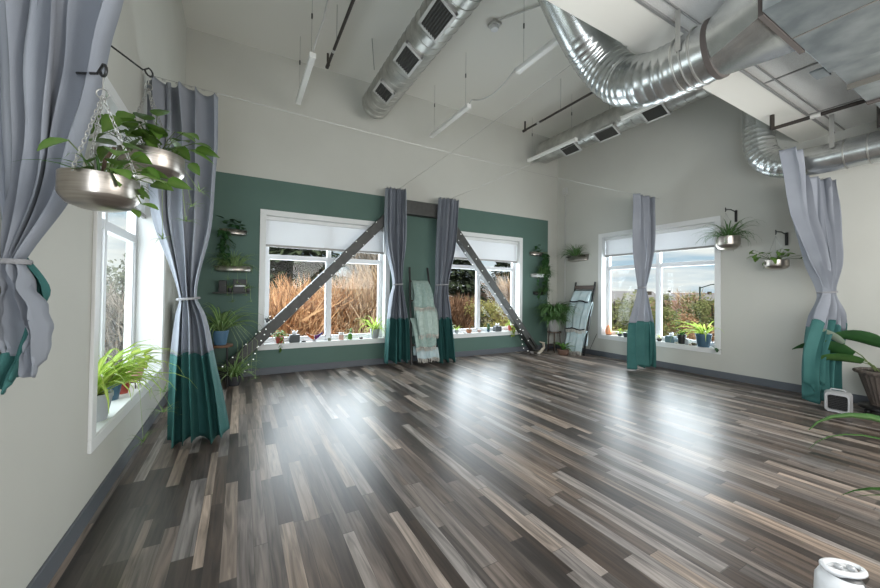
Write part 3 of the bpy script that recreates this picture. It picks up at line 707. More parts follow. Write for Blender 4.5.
hanging_pot('near brushed metal hanging bowl of pothos left of the window blind',(-.405,1.56,1.555),.100,.105,hk,1,chain_foliage_near,yaw=2.2)
hk2=(-.43,2.33,2.40)
hanging_pot('farther brushed metal hanging bowl half behind the leafy near one',(-.43,2.46,1.885),.145,.145,hk2,2,chain_foliage_far,yaw=.9)
def arm_hook(label,base,tip):
    t_=thing('wall_hook',label,'hook',base); b=Vector(tip)-Vector(base)
    MB().box(-.006,.006,-.014,.014,-.07,.05).build('back_plate',BLACK,t_,bevel=.002) if abs(b.x)>abs(b.y) else None
    P=[Vector((0,0,0)),b*.5+Vector((0,0,.012)),b*.93+Vector((0,0,.006))]
    d=b.normalized(); c=b+Vector((0,0,.016))
    for i in range(9):
        a=PI*.5+2*PI*.72*i/8; P.append(c+d*math.cos(a)*-.020+Vector((0,0,math.sin(a)*.020)))
    MB().tube(P,.0045,7).build('arm',BLACK,t_,smooth=True); return t_
arm_hook('black wall hook holding the near hanging bowl',(XL+.006,1.98,2.12),(-.405,1.56,2.00))
arm_hook('black wall hook holding the farther hanging bowl',(XL+.006,2.05,2.47),(-.43,2.33,2.40))

# right wall: two swing-arm hooks with pots, one planter on the wall
def swing_hook(label,y,z):
    t_=thing('wall_hook',label,'hook',(XR,y,z))
    MB().box(-.018,0,-.016,.016,-.15,.03).build('back_plate',BLACK,t_,bevel=.004)
    MB().tube([(-.015,0,0),(-.12,.02,.03),(-.24,.04,.025),(-.245,.04,.05),(-.235,.04,.0),(-.25,.04,-.012)],.007,8).build('arm',BLACK,t_,smooth=True); return t_
swing_hook('black swing arm hook above the spider plant by right window',2.56,2.585)
swing_hook('black swing arm hook between right window and right curtain',1.98,2.16)
hanging_pot('metal hanging bowl with a wide spider plant beside right window',(6.42,2.58,1.99),.148,.20,(6.39,2.60,2.57),3,spider_foliage(71,70,.50,.020,2.2,SPIDD,3,.26,(.2,1.35)),small=True)
def sparse(t_,r,h):
    pothos_foliage(77,22,.10,1,.1,1.7,POTH,False,aim=1.9)(t_,r,h)
hanging_pot('metal hanging bowl with sparse leaves between right window and curtain',(6.42,2.02,1.665),.13,.13,(6.39,2.02,2.145),4,sparse,small=True)
wp=thing('wall_planter','small half round wall planter with spider plant near room corner','wall planter',(XR,5.50,2.03))
m=MB(); n=16
prof=[(.12,0),(.20,.02),(.205,.14)]
for (r,z) in prof:
    for j in range(n+1): a=PI/2+PI*j/n; m.v.append((r*.62*math.cos(a),r*1.35*math.sin(a),z)); m.m.append(0)
k=n+1; m.f+=[(i*k+j,i*k+j+1,(i+1)*k+j+1,(i+1)*k+j) for i in range(2) for j in range(n)]+[tuple(range(n,-1,-1))]
m.build('half_round_bowl',NICKEL,wp,smooth=True,solid=.006)
MB().box(-.12,-.005,-.24,.24,.10,.115).build('soil',SOIL,wp)
spider_mb(64,.42,.020,2.1,81,(-.07,0,.12),.12,(.3,1.45),azr=(PI,1.5)).build('foliage',SPIDD,wp,smooth=True)

# green wall planters and shelf
def wall_bowl(label,x,z,seed,fol,w=.36,mat_=NICKEL,group=None):
    t_=thing('wall_planter',label,'wall planter',(x,YB,z),0,group); n=16; m=MB()
    for (r,zz) in ((.30,0),(.47,.02),(.5,.085)):
        for j in range(n+1): a=PI+PI*j/n; m.v.append((r*w*math.cos(a),r*w*.75*math.sin(a),zz)); m.m.append(0)
    k=n+1; m.f+=[(i*k+j,i*k+j+1,(i+1)*k+j+1,(i+1)*k+j) for i in range(2) for j in range(n)]+[tuple(range(n,-1,-1))]
    m.build('half_round_bowl',mat_,t_,smooth=True,solid=.005)
    MB().box(-.45*w,.45*w,-.26*w,-.004,.06,.07).build('soil',SOIL,t_)
    fol(t_); return t_
def trail(seed,az,L,mat_=DARKL,vl=.35,n=14,vines=4,lf=.075):
    def f(t_):
        R=random.Random(seed); m=MB(); st=MB()
        for i in range(n): m.leaf((R.uniform(-.14,.14),-R.uniform(.03,.12),.08+R.uniform(0,.16)),R.uniform(0,2*PI),R.uniform(-.6,.6),lf*R.uniform(.7,1.3),lf*.75)
        for v in range(vines):
            x=az+R.uniform(-.08,.08); P=[Vector((x,-.08,.08)),Vector((x,-.14,.09))]
            for q in range(int(vl*R.uniform(.6,1.2)/.04)):
                P.append(P[-1]+Vector((R.uniform(-.02,.02),R.uniform(-.008,.008),-.04))); m.leaf(P[-1],-PI/2+R.uniform(-1.2,1.2),R.uniform(-1,-.1),lf*R.uniform(.7,1.1),lf*.65)
            st.tube(P,.0025,4)
        m.build('foliage',mat_,t_,smooth=True); st.build('stems',STEM,t_)
    return f
def spid_wall(seed,n=44,L=.33,m_=SPIDD,runners=2):
    def f(t_):
        spider_mb(n,L,.015,2.2,seed,(0,-.09,.08),.13,(.2,1.4),azr=(-PI/2,1.5)).build('foliage',m_,t_,smooth=True)
        for k in range(runners): runner(t_,[(.05*k,-.1,.08),(.1*k-.05,-.25,.12),(.12*k-.06,-.27,-.12-.05*k)],seed+k,.1,m_)
    return f
wall_bowl('top metal wall planter with trailing leaves left of left green window',-.10,2.10,1,trail(91,-.12,.3,vl=.45,n=20,vines=6,lf=.10))
wall_bowl('middle wall planter with bushy spider plants left of left green window',-.09,1.56,2,spid_wall(93,95,.34,SPID,3),w=.50)
wall_bowl('top metal wall planter with vines right of the corner green window',5.93,2.16,3,trail(95,.2,.3,vl=.95,vines=11,lf=.09),w=.36)
wall_bowl('middle pale wall planter with spider plant right of corner window',6.02,1.66,4,spid_wall(97,80,.38,SPIDD,2),w=.46,mat_=WHITE)
wall_bowl('lowest dark wall planter with hanging plant right of corner window',6.05,1.26,5,spid_wall(99,34,.26,SPIDD,3),w=.36,mat_=BLACK)
tag(MB().box(-.34,.13,YB-.16,YB,1.245,1.262).build('wall_shelf',LOUV,bevel=.003),'thin dark shelf holding small black boxes on the green wall','shelf')
g_=thing('framed_box','small black box with white lettered face on the green wall shelf','decoration',(.0,6.06,1.264))
MB().box(-.09,.09,-.03,.03,0,.19).build('body',BLACK,g_,bevel=.004); MB().box(-.07,.07,-.034,-.03,.085,.105).build('pale_text_strip',WHITE,g_)
tag(MB().box(-.05,.05,-.04,.04,0,.17).build('black_box',BLACK,loc=(-.22,6.05,1.264),bevel=.006),'plain black box at the left end of green wall shelf','box')
def shelf_trailer(label,x,seed,m_=SPID):
    t_=potted('potted_plant',label,(x,6.04,1.264),tapered_pot(.035,.06),BLACK); spider_mb(16,.16,.010,2.2,seed,(0,0,.05),.02).build('foliage',m_,t_,smooth=True)
    runner(t_,[(0,0,.06),(.03,-.1,.09),(.04,-.13,-.14)],seed,.09,m_); runner(t_,[(0,0,.06),(-.03,-.1,.08),(-.02,-.12,-.05)],seed+5,.08,m_)
shelf_trailer('tiny spider plant at right end of the green wall shelf',.10,101); shelf_trailer('tiny spider plant between the black boxes on the shelf',-.13,103)

# stands with large plants in both corners of the green wall
def stool(label,loc,r,h,wood,leg):
    t_=thing('plant_stand',label,'plant stand',loc)
    MB().lathe([(r*.97,h-.03),(r,h-.025),(r,h-.004),(r*.97,h)],24).build('round_top',wood,t_,smooth=True,auto=30)
    for k in range(4):
        a=PI/4+k*PI/2; MB().tube([(r*.75*math.cos(a),r*.75*math.sin(a),h-.03),(r*.9*math.cos(a),r*.9*math.sin(a),0)],.011,8).build('leg',leg,t_,smooth=True)
    MB().tube([(r*.8*math.cos(a),r*.8*math.sin(a),h*.35) for a in [2*PI*i/24 for i in range(25)]],.006,6,caps=False).build('ring_brace',leg,t_)
    return t_
stool('brown topped plant stand in the left corner of green wall',(-.22,5.66,0),.15,.56,WOOD,BLACK)
t_=potted('potted_plant','blue pot of long leaved plant on the brown stand, left corner',(-.22,5.66,.56),tapered_pot(.10,.19),pmat('blue_glaze',(.07,.15,.24),.35))
spider_mb(60,.62,.034,2.0,111,(0,0,.17),.05,(.5,1.4)).build('foliage',SPID,t_,smooth=True)
for k in range(5): runner(t_,[(0,0,.2),(.1+.03*k,-.12,.28),(.2+.06*k,-.2,.05),(.22+.05*k,-.2,-.18-.07*k)],113+k,.13)
t_=potted('potted_plant','low leafy plant on the floor beneath the brown plant stand',(-.05,5.62,0),tapered_pot(.09,.13),pmat('dark_pot',(.03,.03,.035),.5))
spider_mb(60,.42,.026,1.9,121,(0,0,.12),.05,(.5,1.45)).build('foliage',SPID,t_,smooth=True)
stool('dark plant stand in the far corner beside the blanket ladder',(6.14,5.72,0),.15,.46,DWOOD,DWOOD)
t_=potted('potted_plant','grey pot with dense cascading spider plant in the far corner',(6.14,5.72,.46),tapered_pot(.145,.27),pmat('grey_pot',(.26,.26,.25),.5))
spider_mb(240,.68,.034,3.4,131,(0,0,.26),.10,(1.15,1.55)).build('foliage',SPIDD,t_,smooth=True)
_m=spider_mb(150,.42,.030,1.9,133,(0,0,.27),.12,(.0,.8)); _m.build('foliage',SPIDD,t_,smooth=True)
t_=potted('potted_orchid','low broad leaved plant in dark bowl on the far corner floor',(6.02,5.36,0),bowl_pot(.12,.12),pmat('copper_bowl',(.12,.07,.05),.4,))
m=MB(); R=random.Random(5)
for k in range(9): m.blade((0,0,.10),k*.75,R.uniform(.5,1.1),.30,.075,1.6,6,mid=.2)
m.build('foliage',SPID,t_,smooth=True)
t_=thing('driftwood','curled pale driftwood piece on the floor by the brace foot','driftwood',(5.66,5.62,0))
MB().tube([(-.12,0,.03),(-.02,.02,.05),(.06,0,.14),(.03,-.02,.24),(-.06,0,.27)],[.02,.035,.03,.028,.012],8).build('twisted_branch',pmat('driftwood_bark',(.32,.28,.22),.9),t_,smooth=True)
tag(MB().ball((0,0,.035),.045,6,sz=.8).build('stone',pmat('grey_stone',(.14,.13,.12),.8),loc=(5.45,5.70,0),smooth=True),'dark rounded stone on the floor by the right brace','stone')
tag(MB().ball((0,0,.028),.035,6,sz=.8).build('stone',pmat('pale_stone',(.34,.31,.27),.8),loc=(5.55,5.60,0),smooth=True),'pale little stone on the floor between brace and driftwood','stone')

# big planter, heaters and foreground leaves at the right edge
t_=potted('potted_plant','large bronze ribbed planter with tall broad leaves at right edge',(6.26,1.04,.10),[(.12,0),(.125,.02),(.21,.34),(.245,.35),(.25,.37),(.24,.385),(.215,.385),(.21,.36),(.001,.35)],BRONZE,rib=.02,ribn=28,n=112)
def paddle(t_,base,tip,L,w,az,el,m_,droop=1.0,roll=0):
    b=Vector(base); tp=Vector(tip); mid=b.lerp(tp,.5)+Vector((0,0,.05))
    MB().tube([b,mid,tp],[.008,.006,.004],6).build('leaf_stalk',STEM,t_,smooth=True)
    MB().blade(tp,az,el,L,w,droop,10,roll=roll,fold=.18,mid=.5,taper=.75).build('leaf',m_,t_,smooth=True)
paddle(t_,(0,0,.31),(-.10,.24,.52),.52,.20,2.0,.45,DARKL,1.1,roll=.9)
paddle(t_,(.02,.02,.31),(-.08,.16,.46),.50,.15,2.05,.18,SPIDD,.9,roll=.8)
paddle(t_,(.0,.04,.31),(-.14,.30,.66),.34,.10,2.1,.75,mat('pale_leaf',(.30,.36,.28),.4,trans=.2),.5,roll=.8)
paddle(t_,(.05,-.03,.31),(.02,.02,.66),.5,.18,1.9,.5,DARKL,1.3,roll=1.0)
paddle(t_,(.0,-.05,.31),(-.05,-.28,.70),.5,.16,-1.8,.3,DARKL,1.2,roll=.8)
stp=thing('planter_base','low black wheeled base under the bronze ribbed planter','plant caddy',(6.24,1.06,0))
MB().lathe([(.17,.06),(.19,.065),(.19,.09),(.17,.10)],28).build('round_deck',BLACK,stp,smooth=True,auto=30)
for k in range(4):
    a=PI/4+k*PI/2; MB().ball((.14*math.cos(a),.14*math.sin(a),.03),.03,6).build('caster',BLACK,stp,smooth=True)
ht=thing('space_heater','small silver framed square heater on the floor below right curtain','heater',(5.90,1.33,0),math.radians(-84))
def rrect(w,h,r,n=5):
    P=[]
    for cx_,cz_,a0 in ((w/2-r,h/2-r,0),(-w/2+r,h/2-r,PI/2),(-w/2+r,-h/2+r,PI),(w/2-r,-h/2+r,1.5*PI)):
        for i in range(n+1): a=a0+PI/2*i/n; P.append((cx_+r*math.cos(a),cz_+r*math.sin(a)))
    return P
def loft(mb,secs):
    b=len(mb.v); n=len(secs[0]); 
    for s in secs: mb.v+=s; mb.m+=[0]*n
    for i in range(len(secs)-1):
        for j in range(n): mb.f.append((b+i*n+j,b+i*n+(j+1)%n,b+(i+1)*n+(j+1)%n,b+(i+1)*n+j))
    mb.f.append(tuple(b+j for j in range(n-1,-1,-1))); mb.f.append(tuple(b+(len(secs)-1)*n+j for j in range(n)))
    return mb
S_=lambda y,w,h,dz=0:[(x,y,z+.125+dz) for x,z in rrect(w,h,.035)]
loft(MB(),[S_(.09,.15,.17),S_(.06,.20,.22),S_(-.01,.21,.235)]).build('rear_shell',BLACK,ht,smooth=True,auto=50)
m=MB(); a_=S_(-.01,.22,.24); b_=S_(-.075,.19,.215,-.004); c_=[(x*.72,-.075,(z-.125)*.70+.118) for x,y,z in a_]; d_=[(x*.68,-.045,(z-.125)*.66+.118) for x,y,z in a_]
n=len(a_); V=a_+b_+c_+d_; m.add(V,[(k*n+j,k*n+(j+1)%n,(k+1)*n+(j+1)%n,(k+1)*n+j) for k in range(3) for j in range(n)]); m.build('front_frame',SILVER,ht,smooth=True,auto=40)
m=MB(); m.box(-.075,.075,-.046,-.042,.04,.20)
for k in range(8): m.box(-.07,.07,-.056,-.046,.048+.019*k,.052+.019*k)
m.build('grille',BLACK,ht)
MB().tube([(-.06,-.02,.245),(-.05,-.02,.262),(.05,-.02,.262),(.06,-.02,.245)],.008,8).build('handle',SILVER,ht,smooth=True)
pb=thing('power_strip','low dark power strip lying on floor behind the heater','power strip',(6.15,1.38,0),.3)
MB().box(-.16,.16,-.03,.03,0,.045).build('strip_body',LOUV,pb,bevel=.008); MB().tube([(.16,0,.02),(.25,.05,.01),(.32,-.05,.01)],.005,6).build('cord',BLACK,pb)
MB().box(.02,.07,-.02,.02,.045,.075).build('plug',SILVER,pb,bevel=.005)

fh=thing('fan_heater','white rounded fan heater with oval handle in right foreground','heater',(2.07,.45,0),math.radians(-27)); fh.scale=(.86,.95,.93)
# teardrop body: side shell white, dark front grille
def ell(y,w,d,z): return [(w*math.cos(a),y+d*math.sin(a),z) for a in [2*PI*i/28 for i in range(28)]]
loft(MB(),[ell(0,.070,.065,0),ell(0,.085,.075,.01),ell(0,.090,.080,.06),ell(0,.088,.080,.14),ell(.004,.078,.072,.20),ell(.008,.055,.055,.235),ell(.01,.02,.02,.246)]).build('dark_body',pmat('smoked_grey_plastic',(.10,.10,.10),.3),fh,smooth=True,auto=60)
m=MB(); 
for i in range(13):
    a=PI*.50+PI*1.02*i/12; m.v+=[(.098*math.cos(a),.0+.088*math.sin(a),0),(.100*math.cos(a),.088*math.sin(a),.12),(.092*math.cos(a),.004+.083*math.sin(a),.20),(.068*math.cos(a),.006+.062*math.sin(a),.243)]; m.m+=[0]*4
m.f+=[(i*4+k,i*4+k+1,(i+1)*4+k+1,(i+1)*4+k) for i in range(12) for k in range(3)]
m.build('white_shell',WHITE,fh,smooth=True,solid=.006)
P=[(.085*math.cos(a)+.005,.012+.040*math.sin(a),.258-.006*math.cos(a)) for a in [2*PI*i/30 for i in range(31)]]
MB().tube(P,.0115,10,caps=False).build('oval_handle',WHITE,fh,smooth=True)
MB().lathe([(.05,.238),(.055,.246),(.05,.256),(.001,.259)],24,c=(0,.012,0),sx=1.25,sy=.6).build('control_top',WHITE,fh,smooth=True)
for k,(x,y) in enumerate(((.025,.0),(-.02,.012))): MB().lathe([(.013,.256),(.013,.272),(.009,.275)],14,c=(x,y,0)).build('control_dial',SILVER,fh,smooth=True)
m=MB()
for k in range(6): m.bar((-.085+.006*k,-.045-.006*k,.15-.02*k),(-.045+.006*k,-.078,.17-.02*k),.004,.004)
m.build('vent_ribs',pmat('olive_grille',(.16,.17,.12),.4),fh)
# plant whose leaves reach in from beyond the right edge
t_=potted('potted_plant','plant whose long arching leaves reach in at the right edge',(3.05,.15,0),tapered_pot(.14,.26),pmat('clay_pot',(.25,.11,.06),.7))
m=MB()
m.blade((0,0,.26),1.60,1.22,.90,.085,2.45,12,roll=1.1,mid=1.0); m.blade((0,.02,.26),1.72,1.05,.80,.035,2.3,12,roll=.8,mid=.9)
for k in range(10): m.blade((0,0,.26),-.4-k*.33,R.uniform(.8,1.3),.55,.04,1.6,8)
m.blade((0,.0,.24),1.62,.30,.56,.08,1.3,8,roll=.6,mid=.3); m.blade((0,0,.24),1.50,.15,.50,.04,.9,8,roll=.6,mid=1)
m.build('foliage',SPIDD,t_,smooth=True)

# ------------------------------------------------------------------ blanket ladders
def ladder(label,loc,rz,h,w_bot,w_top,lean,wood,polem,rungs,ext=.0):
    """base at loc, leaning towards local +y"""
    t_=thing('blanket_ladder',label,'ladder',loc,rz)
    for s in (-1,1):
        MB().bar((s*w_bot/2,0,0.012),(s*w_top/2,lean,h),.030,.030,up=(0,1,0)).build('rail',polem,t_,bevel=.004)
    for z in rungs:
        f=z/h; w=w_bot+(w_top-w_bot)*f; MB().tube([(-w/2,lean*f,z),(w/2,lean*f,z)],.014,8).build('rung',wood,t_,smooth=True)
    return t_
def blanket(label,loc,rz,lean_f,zr,yr,w,front,back,seed,mat_,fringe=True,skew=0,band=None,x=0,puff=.03):
    """cloth folded over a rung at height zr"""
    t_=thing('blanket',label,'blanket',loc,rz); R=random.Random(seed)
    nu,nv=22,34; V=[];F_=[]; tot=front+back; ex=[]
    for j in range(nv+1):
        s=j/nv*tot
        for i in range(nu+1):
            u=i/nu-.5; wv=.018*math.sin(u*17+seed)+.010*math.sin(u*31+seed*2)+.02*noise.noise(Vector((u*4,s*3,seed)))
            if s<back: z=zr-(back-s); y=yr+.035+lean_f*(z-zr); out=-1
            else: z=zr-(s-back); y=yr-.035+lean_f*(z-zr)-puff*min(1,(s-back)/.25); out=1
            k=max(0,1-abs(s-back)/.05); z+= .022*k; y = y*(1-k)+yr*k
            amp=min(1,abs(s-back)/.12)
            V.append((x+u*w*(1-.08*math.sin(s*5+seed))+skew*(s-back)*(1 if s>back else -1), y-wv*amp*out, z+ .012*math.sin(u*9+seed)*amp))
    for j in range(nv):
        for i in range(nu): a=j*(nu+1)+i; F_.append((a,a+1,a+nu+2,a+nu+1))
    MB().add(V,F_).build('cloth',mat_,t_,smooth=True,solid=.012)
    if band:
        for (s0,s1) in band:
            m=MB(); j0=int((back+s0)/tot*nv); j1=max(j0+1,int((back+s1)/tot*nv))
            m.add([(a,b-.009,c) for a,b,c in V[j0*(nu+1):(j1+1)*(nu+1)]],[(j*(nu+1)+i,j*(nu+1)+i+1,(j+1)*(nu+1)+i+1,(j+1)*(nu+1)+i) for j in range(j1-j0) for i in range(nu)])
            m.build('dark_stripe',DARKB,t_,smooth=True,solid=.004)
    if fringe:
        m=MB(); last=V[-(nu+1):]
        for i in range(46):
            f=i/45*nu; k=min(int(f),nu-1); p=Vector(last[k]).lerp(Vector(last[k+1]),f-k)
            q=p+Vector((R.uniform(-.02,.02),R.uniform(-.015,.005),-.05-R.random()*.03)); m.tube([p,p.lerp(q,.5)+Vector((R.uniform(-.012,.012),-.006,0)),q],.0045,4)
        m.build('fringe',FRINGE,t_)
    return t_
MINT2=mat('sage_blanket_cloth',(.46,.55,.50),.95,c2=(.38,.47,.43),nscale=22,bump=.5,bscale=160,spec=.1)
L1=(2.915,5.74,0)
ladder('black ladder draped with mint blankets between two curtains',L1,0,1.76,.52,.37,.30,DWOOD,BLACK,(.35,.80,1.14,1.50))
k=.30/1.76
blanket('top mint blanket on the ladder between the curtains',L1,0,k,1.505,k*1.5,.36,.48,.4,31,MINT,x=.0,puff=.11)
blanket('second mint blanket with long fringe on middle ladder',L1,0,k,1.145,k*1.14-.02,.40,.60,.35,33,MINT2,x=.05,skew=.02,puff=.085)
blanket('third mint blanket with pale knotted fringe on middle ladder',L1,0,k,.805,k*.8-.02,.45,.48,.3,35,MINT,x=.0,puff=.06)
blanket('lowest blanket with dark stripe near floor on middle ladder',L1,0,k,.36,k*.35-.01,.46,.24,.2,37,BLUEB,x=.04,band=((.0,.06),),puff=.03)
L2=(6.28,5.27,0)
ladder('dark ladder with wood rung draped in pale blue blankets by right wall',L2,-PI/2-.0,1.56,.44,.50,.31,WOOD,BLACK,(.50,1.12,1.36))
k=.31/1.56
tag(MB().box(-.24,.24,-.012,.012,-.045,.045).build('wooden_ladder_plaque',DWOOD,loc=(6.28+.262+.018,5.27,1.44),bevel=.004),'dark wooden board across the top of the corner ladder','board').rotation_euler=(0,0,PI/2)
blanket('upper pale blue blanket with dark bands on corner ladder',L2,-PI/2,k,1.365,k*1.36-.01,.48,.26,.3,51,BLUEB,fringe=False,band=((.0,.02),(.225,.25)),x=.0,puff=.09)
blanket('middle pale blue blanket hanging loosely on corner ladder',L2,-PI/2,k,1.12,k*1.12-.02,.52,.58,.3,53,BLUEB,band=((.56,.58),),x=.0,puff=.06)
blanket('lower pale blue fringed blanket touching floor on corner ladder',L2,-PI/2,k,.505,k*.5-.02,.48,.42,.3,55,BLUEB,x=.0,puff=.03)
L3=(-.50,5.30,0)
ladder('dark leaning ladder half hidden behind the left curtain',L3,PI/2,1.75,.40,.34,.14,DWOOD,BLACK,(.5,1.1,1.5))
blanket('crumpled sage cloth hanging on ladder behind left curtain',L3,PI/2,.08,1.12,.08,.34,.62,.3,57,MINT,x=0)

# ------------------------------------------------------------------ fairy lights on the braces
def fairy(label,pts,n,drop=None):
    t_=thing('fairy_light_string',label,'string lights',pts[0]); o=Vector(pts[0]); R=random.Random(n)
    P=[Vector(p)-o for p in pts]; MB().tube(P,.0011,4).build('wire',LOUV,t_)
    ls=[0]
    for a,b in zip(P,P[1:]): ls.append(ls[-1]+(b-a).length)
    b0=None
    for k in range(n):
        s=(k+.5)/n*ls[-1]; j=max(i for i in range(len(ls)-1) if ls[i]<=s); p=P[j].lerp(P[j+1],(s-ls[j])/(ls[j+1]-ls[j]))+Vector((R.uniform(-.012,.012),-.006,R.uniform(-.012,.012)))
        if b0 is None: b0=MB().ball((0,0,0),.0095,4).build('bulb',BULB,t_,loc=p)
        else: inst(b0,t_,p)
def wrap(a,b,turns,r=.09):
    a=Vector(a);b=Vector(b);d=(b-a).normalized(); x=Vector((0,1,0)); y=d.cross(x); P=[]
    n=turns*8
    for i in range(n+1):
        t=i/n; an=2*PI*turns*t; P.append(a.lerp(b,t)+x*math.cos(an)*(BT/2+.012)*1.05+y*math.sin(an)*r)
    return P
fairy('white fairy lights wound round the left diagonal brace',wrap((-.1,BY,.22),(2.2,BY,2.56),13),52)
fairy('white fairy lights wound round the right diagonal brace',wrap((3.66,BY,2.5),(5.66,BY,.22),11),42)
fairy('strand of fairy lights dangling below foot of left brace',sag((.42,5.88,.95),(.05,5.75,.12),.10,8)+sag((.05,5.75,.12),(-.2,5.7,.3),.1,5)[1:],14)
fairy('strand of fairy lights hanging off foot of right brace',[(5.25,5.88,.80),(5.28,5.87,.5),(5.34,5.86,.12),(5.5,5.8,.04)],8)

# ------------------------------------------------------------------ window sill things
SZ=.38+CW+.014
def place_blade_pot(label,loc,pr,ph,pm,n,L,w,droop,seed,fm,**k):
    t_=potted('potted_plant',label,loc,tapered_pot(pr,ph),pm); spider_mb(n,L,w,droop,seed,(0,0,ph*.9),pr*.4,**k).build('foliage',fm,t_,smooth=True); return t_
red=pmat('red_glaze',(.35,.06,.04),.35); greyg=pmat('grey_glaze',(.33,.35,.35),.45); slate=pmat('slate_blue_glaze',(.045,.10,.15),.4); charc=pmat('charcoal_box',(.06,.07,.075),.5); teal_=pmat('grey_teal_box',(.09,.15,.17),.5)
def bushy(label,loc,pr,ph,pm,n,R0,lf,seed,fm,heart=True,hang=0):
    t_=potted('potted_plant',label,loc,tapered_pot(pr,ph),pm); R=random.Random(seed); m=MB()
    for i in range(n):
        a=R.uniform(0,2*PI); e=R.uniform(-.1,1.5); r=R0*R.uniform(.4,1); p=Vector((r*math.cos(a)*math.cos(e),r*math.sin(a)*math.cos(e)*.8,ph+r*math.sin(e)*.9)); m.leaf(p,a+R.uniform(-1,1),R.uniform(-.5,.7),lf*R.uniform(.7,1.3),lf*.7,heart)
    for i in range(hang):
        x=R.uniform(-.05,.05); y=-pr-.02
        for q in range(6): m.leaf((x+R.uniform(-.02,.02),y+R.uniform(-.02,.01),ph-.04*q),R.uniform(0,6.3),-.8,lf,lf*.7,heart)
    m.build('foliage',fm,t_,smooth=True); MB().tube([(0,0,ph*.8),(.0,0,ph+R0*.6)],.004,5).build('stems',STEM,t_); return t_
def tissue(label,loc,m_,w=.13,h=.12,rz=0):
    t_=thing('tissue_box',label,'tissue box',loc,rz); MB().box(-w/2,w/2,-.055,.055,0,h).build('box',m_,t_,bevel=.006)
    m=MB(); R=random.Random(int(w*1000))
    for k in range(4): m.leaf((R.uniform(-.015,.015),0,h-.005),k*1.6,1.2,.085,.06,True,R.uniform(-.5,.5))
    m.build('tissue',PAPER,t_,smooth=True,solid=.001); return t_
yA=6.18
bushy('red pot of bushy green plant beside brace on left window sill',(.56,yA,SZ),.065,.10,red,60,.12,.055,201,POTH,hang=2)
bushy('tiny dark succulent perched on the left brace',(.37,5.93,.82),.03,.05,charc,12,.04,.03,203,DARKL)
tissue('dark grey tissue box on the left green wall window sill',(.78,yA,SZ),charc,.15,.125)
tag(MB().ball((0,0,.012),.03,6,sz=.5,sx=1.3).build('pebble',pmat('black_pebble',(.03,.03,.03),.4),loc=(.92,yA-.03,SZ),smooth=True),'flat black pebble right of the dark grey tissue box','pebble')
bt=thing('glass_bird_dish','colourful red and blue winged glass dish on the sill','ornament',(1.09,yA,SZ))
for s,c in ((-1,(.35,.03,.03)),(1,(.03,.04,.22))):
    m=MB(); n=8
    for i in range(n+1):
        t_2=i/n; 
        for j in range(5): q=j/4-.5; m.v.append((s*(.004+.125*t_2),.02-.03*abs(q),.02+.10*t_2**1.3+(q+.5)*(.075-.05*t_2))); m.m.append(0)
    m.f+=[(i*5+j,i*5+j+1,(i+1)*5+j+1,(i+1)*5+j) for i in range(n) for j in range(4)]
    m.build('glass_wing',pmat('coloured_glass_wing',c,.12,c2=((.55,.25,.04) if s<0 else (.2,.02,.05)),nscale=14),bt,smooth=True,solid=.008)
MB().lathe([(.03,0),(.035,.006),(.012,.014),(.012,.022)],16).build('foot',pmat('clear_foot',(.3,.3,.32),.1),bt,smooth=True)
tag(MB().lathe([(.028,0),(.032,.03),(.028,.045),(.001,.05)],14).build('small_dish',pmat('olive_dish',(.16,.17,.12),.5),loc=(1.33,yA-.02,SZ),smooth=True),'small olive dish below the mullion of left sill','dish')
cd=thing('candle_jar','pale pink candle in a clear jar on left sill','candle',(1.53,yA,SZ)); MB().lathe([(.04,0),(.042,.005),(.042,.085),(.038,.088),(.001,.086)],20).build('wax_jar',pmat('pink_wax',(.62,.40,.32),.3),cd,smooth=True,auto=30); MB().lathe([(.0425,.088),(.0425,.125),(.040,.125),(.040,.088)],20).build('jar_rim',pmat('milky_glass',(.75,.75,.73),.1),cd)
t_=thing('green_glass_vase','small green glass vase with a leafy sprig','vase',(1.68,yA,SZ)); MB().lathe([(.036,0),(.040,.01),(.040,.085),(.030,.10),(.028,.105),(.001,.10)],18).build('vase',pmat('green_glass',(.08,.22,.03),.08),t_,smooth=True,auto=30)
m=MB(); 
for i in range(12): m.leaf((R.uniform(-.02,.02),0,.11+R.random()*.07),R.uniform(0,6.3),R.uniform(-.2,1.2),.05,.03)
m.build('sprig',SPID,t_)
tag(MB().ball((0,0,.016),.03,6,sz=.6,sx=1.2).build('pebble',pmat('brown_pebble',(.08,.05,.04),.5),loc=(1.87,yA-.02,SZ),smooth=True),'brown pebble between green vase and grey pot','pebble')
place_blade_pot('grey pot with bright arching spider plant on left sill',(2.12,yA-.02,SZ),.085,.165,greyg,26,.52,.034,2.0,211,SPIDB,el=(.25,1.2),bias=PI)
# sill of window near the corner
bushy('leafy plant beside the curtain on corner window sill',(3.70,yA,SZ),.06,.10,charc,44,.13,.055,221,SPID)
place_blade_pot('thin sprouting plant in small pot near curtain on corner sill',(3.86,yA,SZ),.04,.07,greyg,14,.20,.010,1.2,223,SPIDB)
t_=bushy('round brown pot with tan dried plant on corner sill',(4.16,yA,SZ),.06,.07,pmat('terracotta',(.38,.17,.09),.7),26,.06,.035,225,pmat('dried_tan_leaf',(.30,.17,.08),.8))
tag(MB().ball((0,0,.03),.045,7,sz=.7).build('round_stone',pmat('pink_stone',(.42,.30,.26),.6),loc=(4.42,yA,SZ),smooth=True),'pinkish round stone below mullion on corner sill','stone')
t_=thing('cactus_pot','upright green cactus in tiny pot on corner sill','cactus',(4.66,yA,SZ)); MB().lathe(tapered_pot(.035,.05),16).build('pot',slate,t_,smooth=True); MB().lathe([(.02,.04),(.03,.07),(.03,.15),(.018,.175),(.001,.18)],14,rib=.1,ribn=7).build('cactus_body',SPIDD,t_,smooth=True)
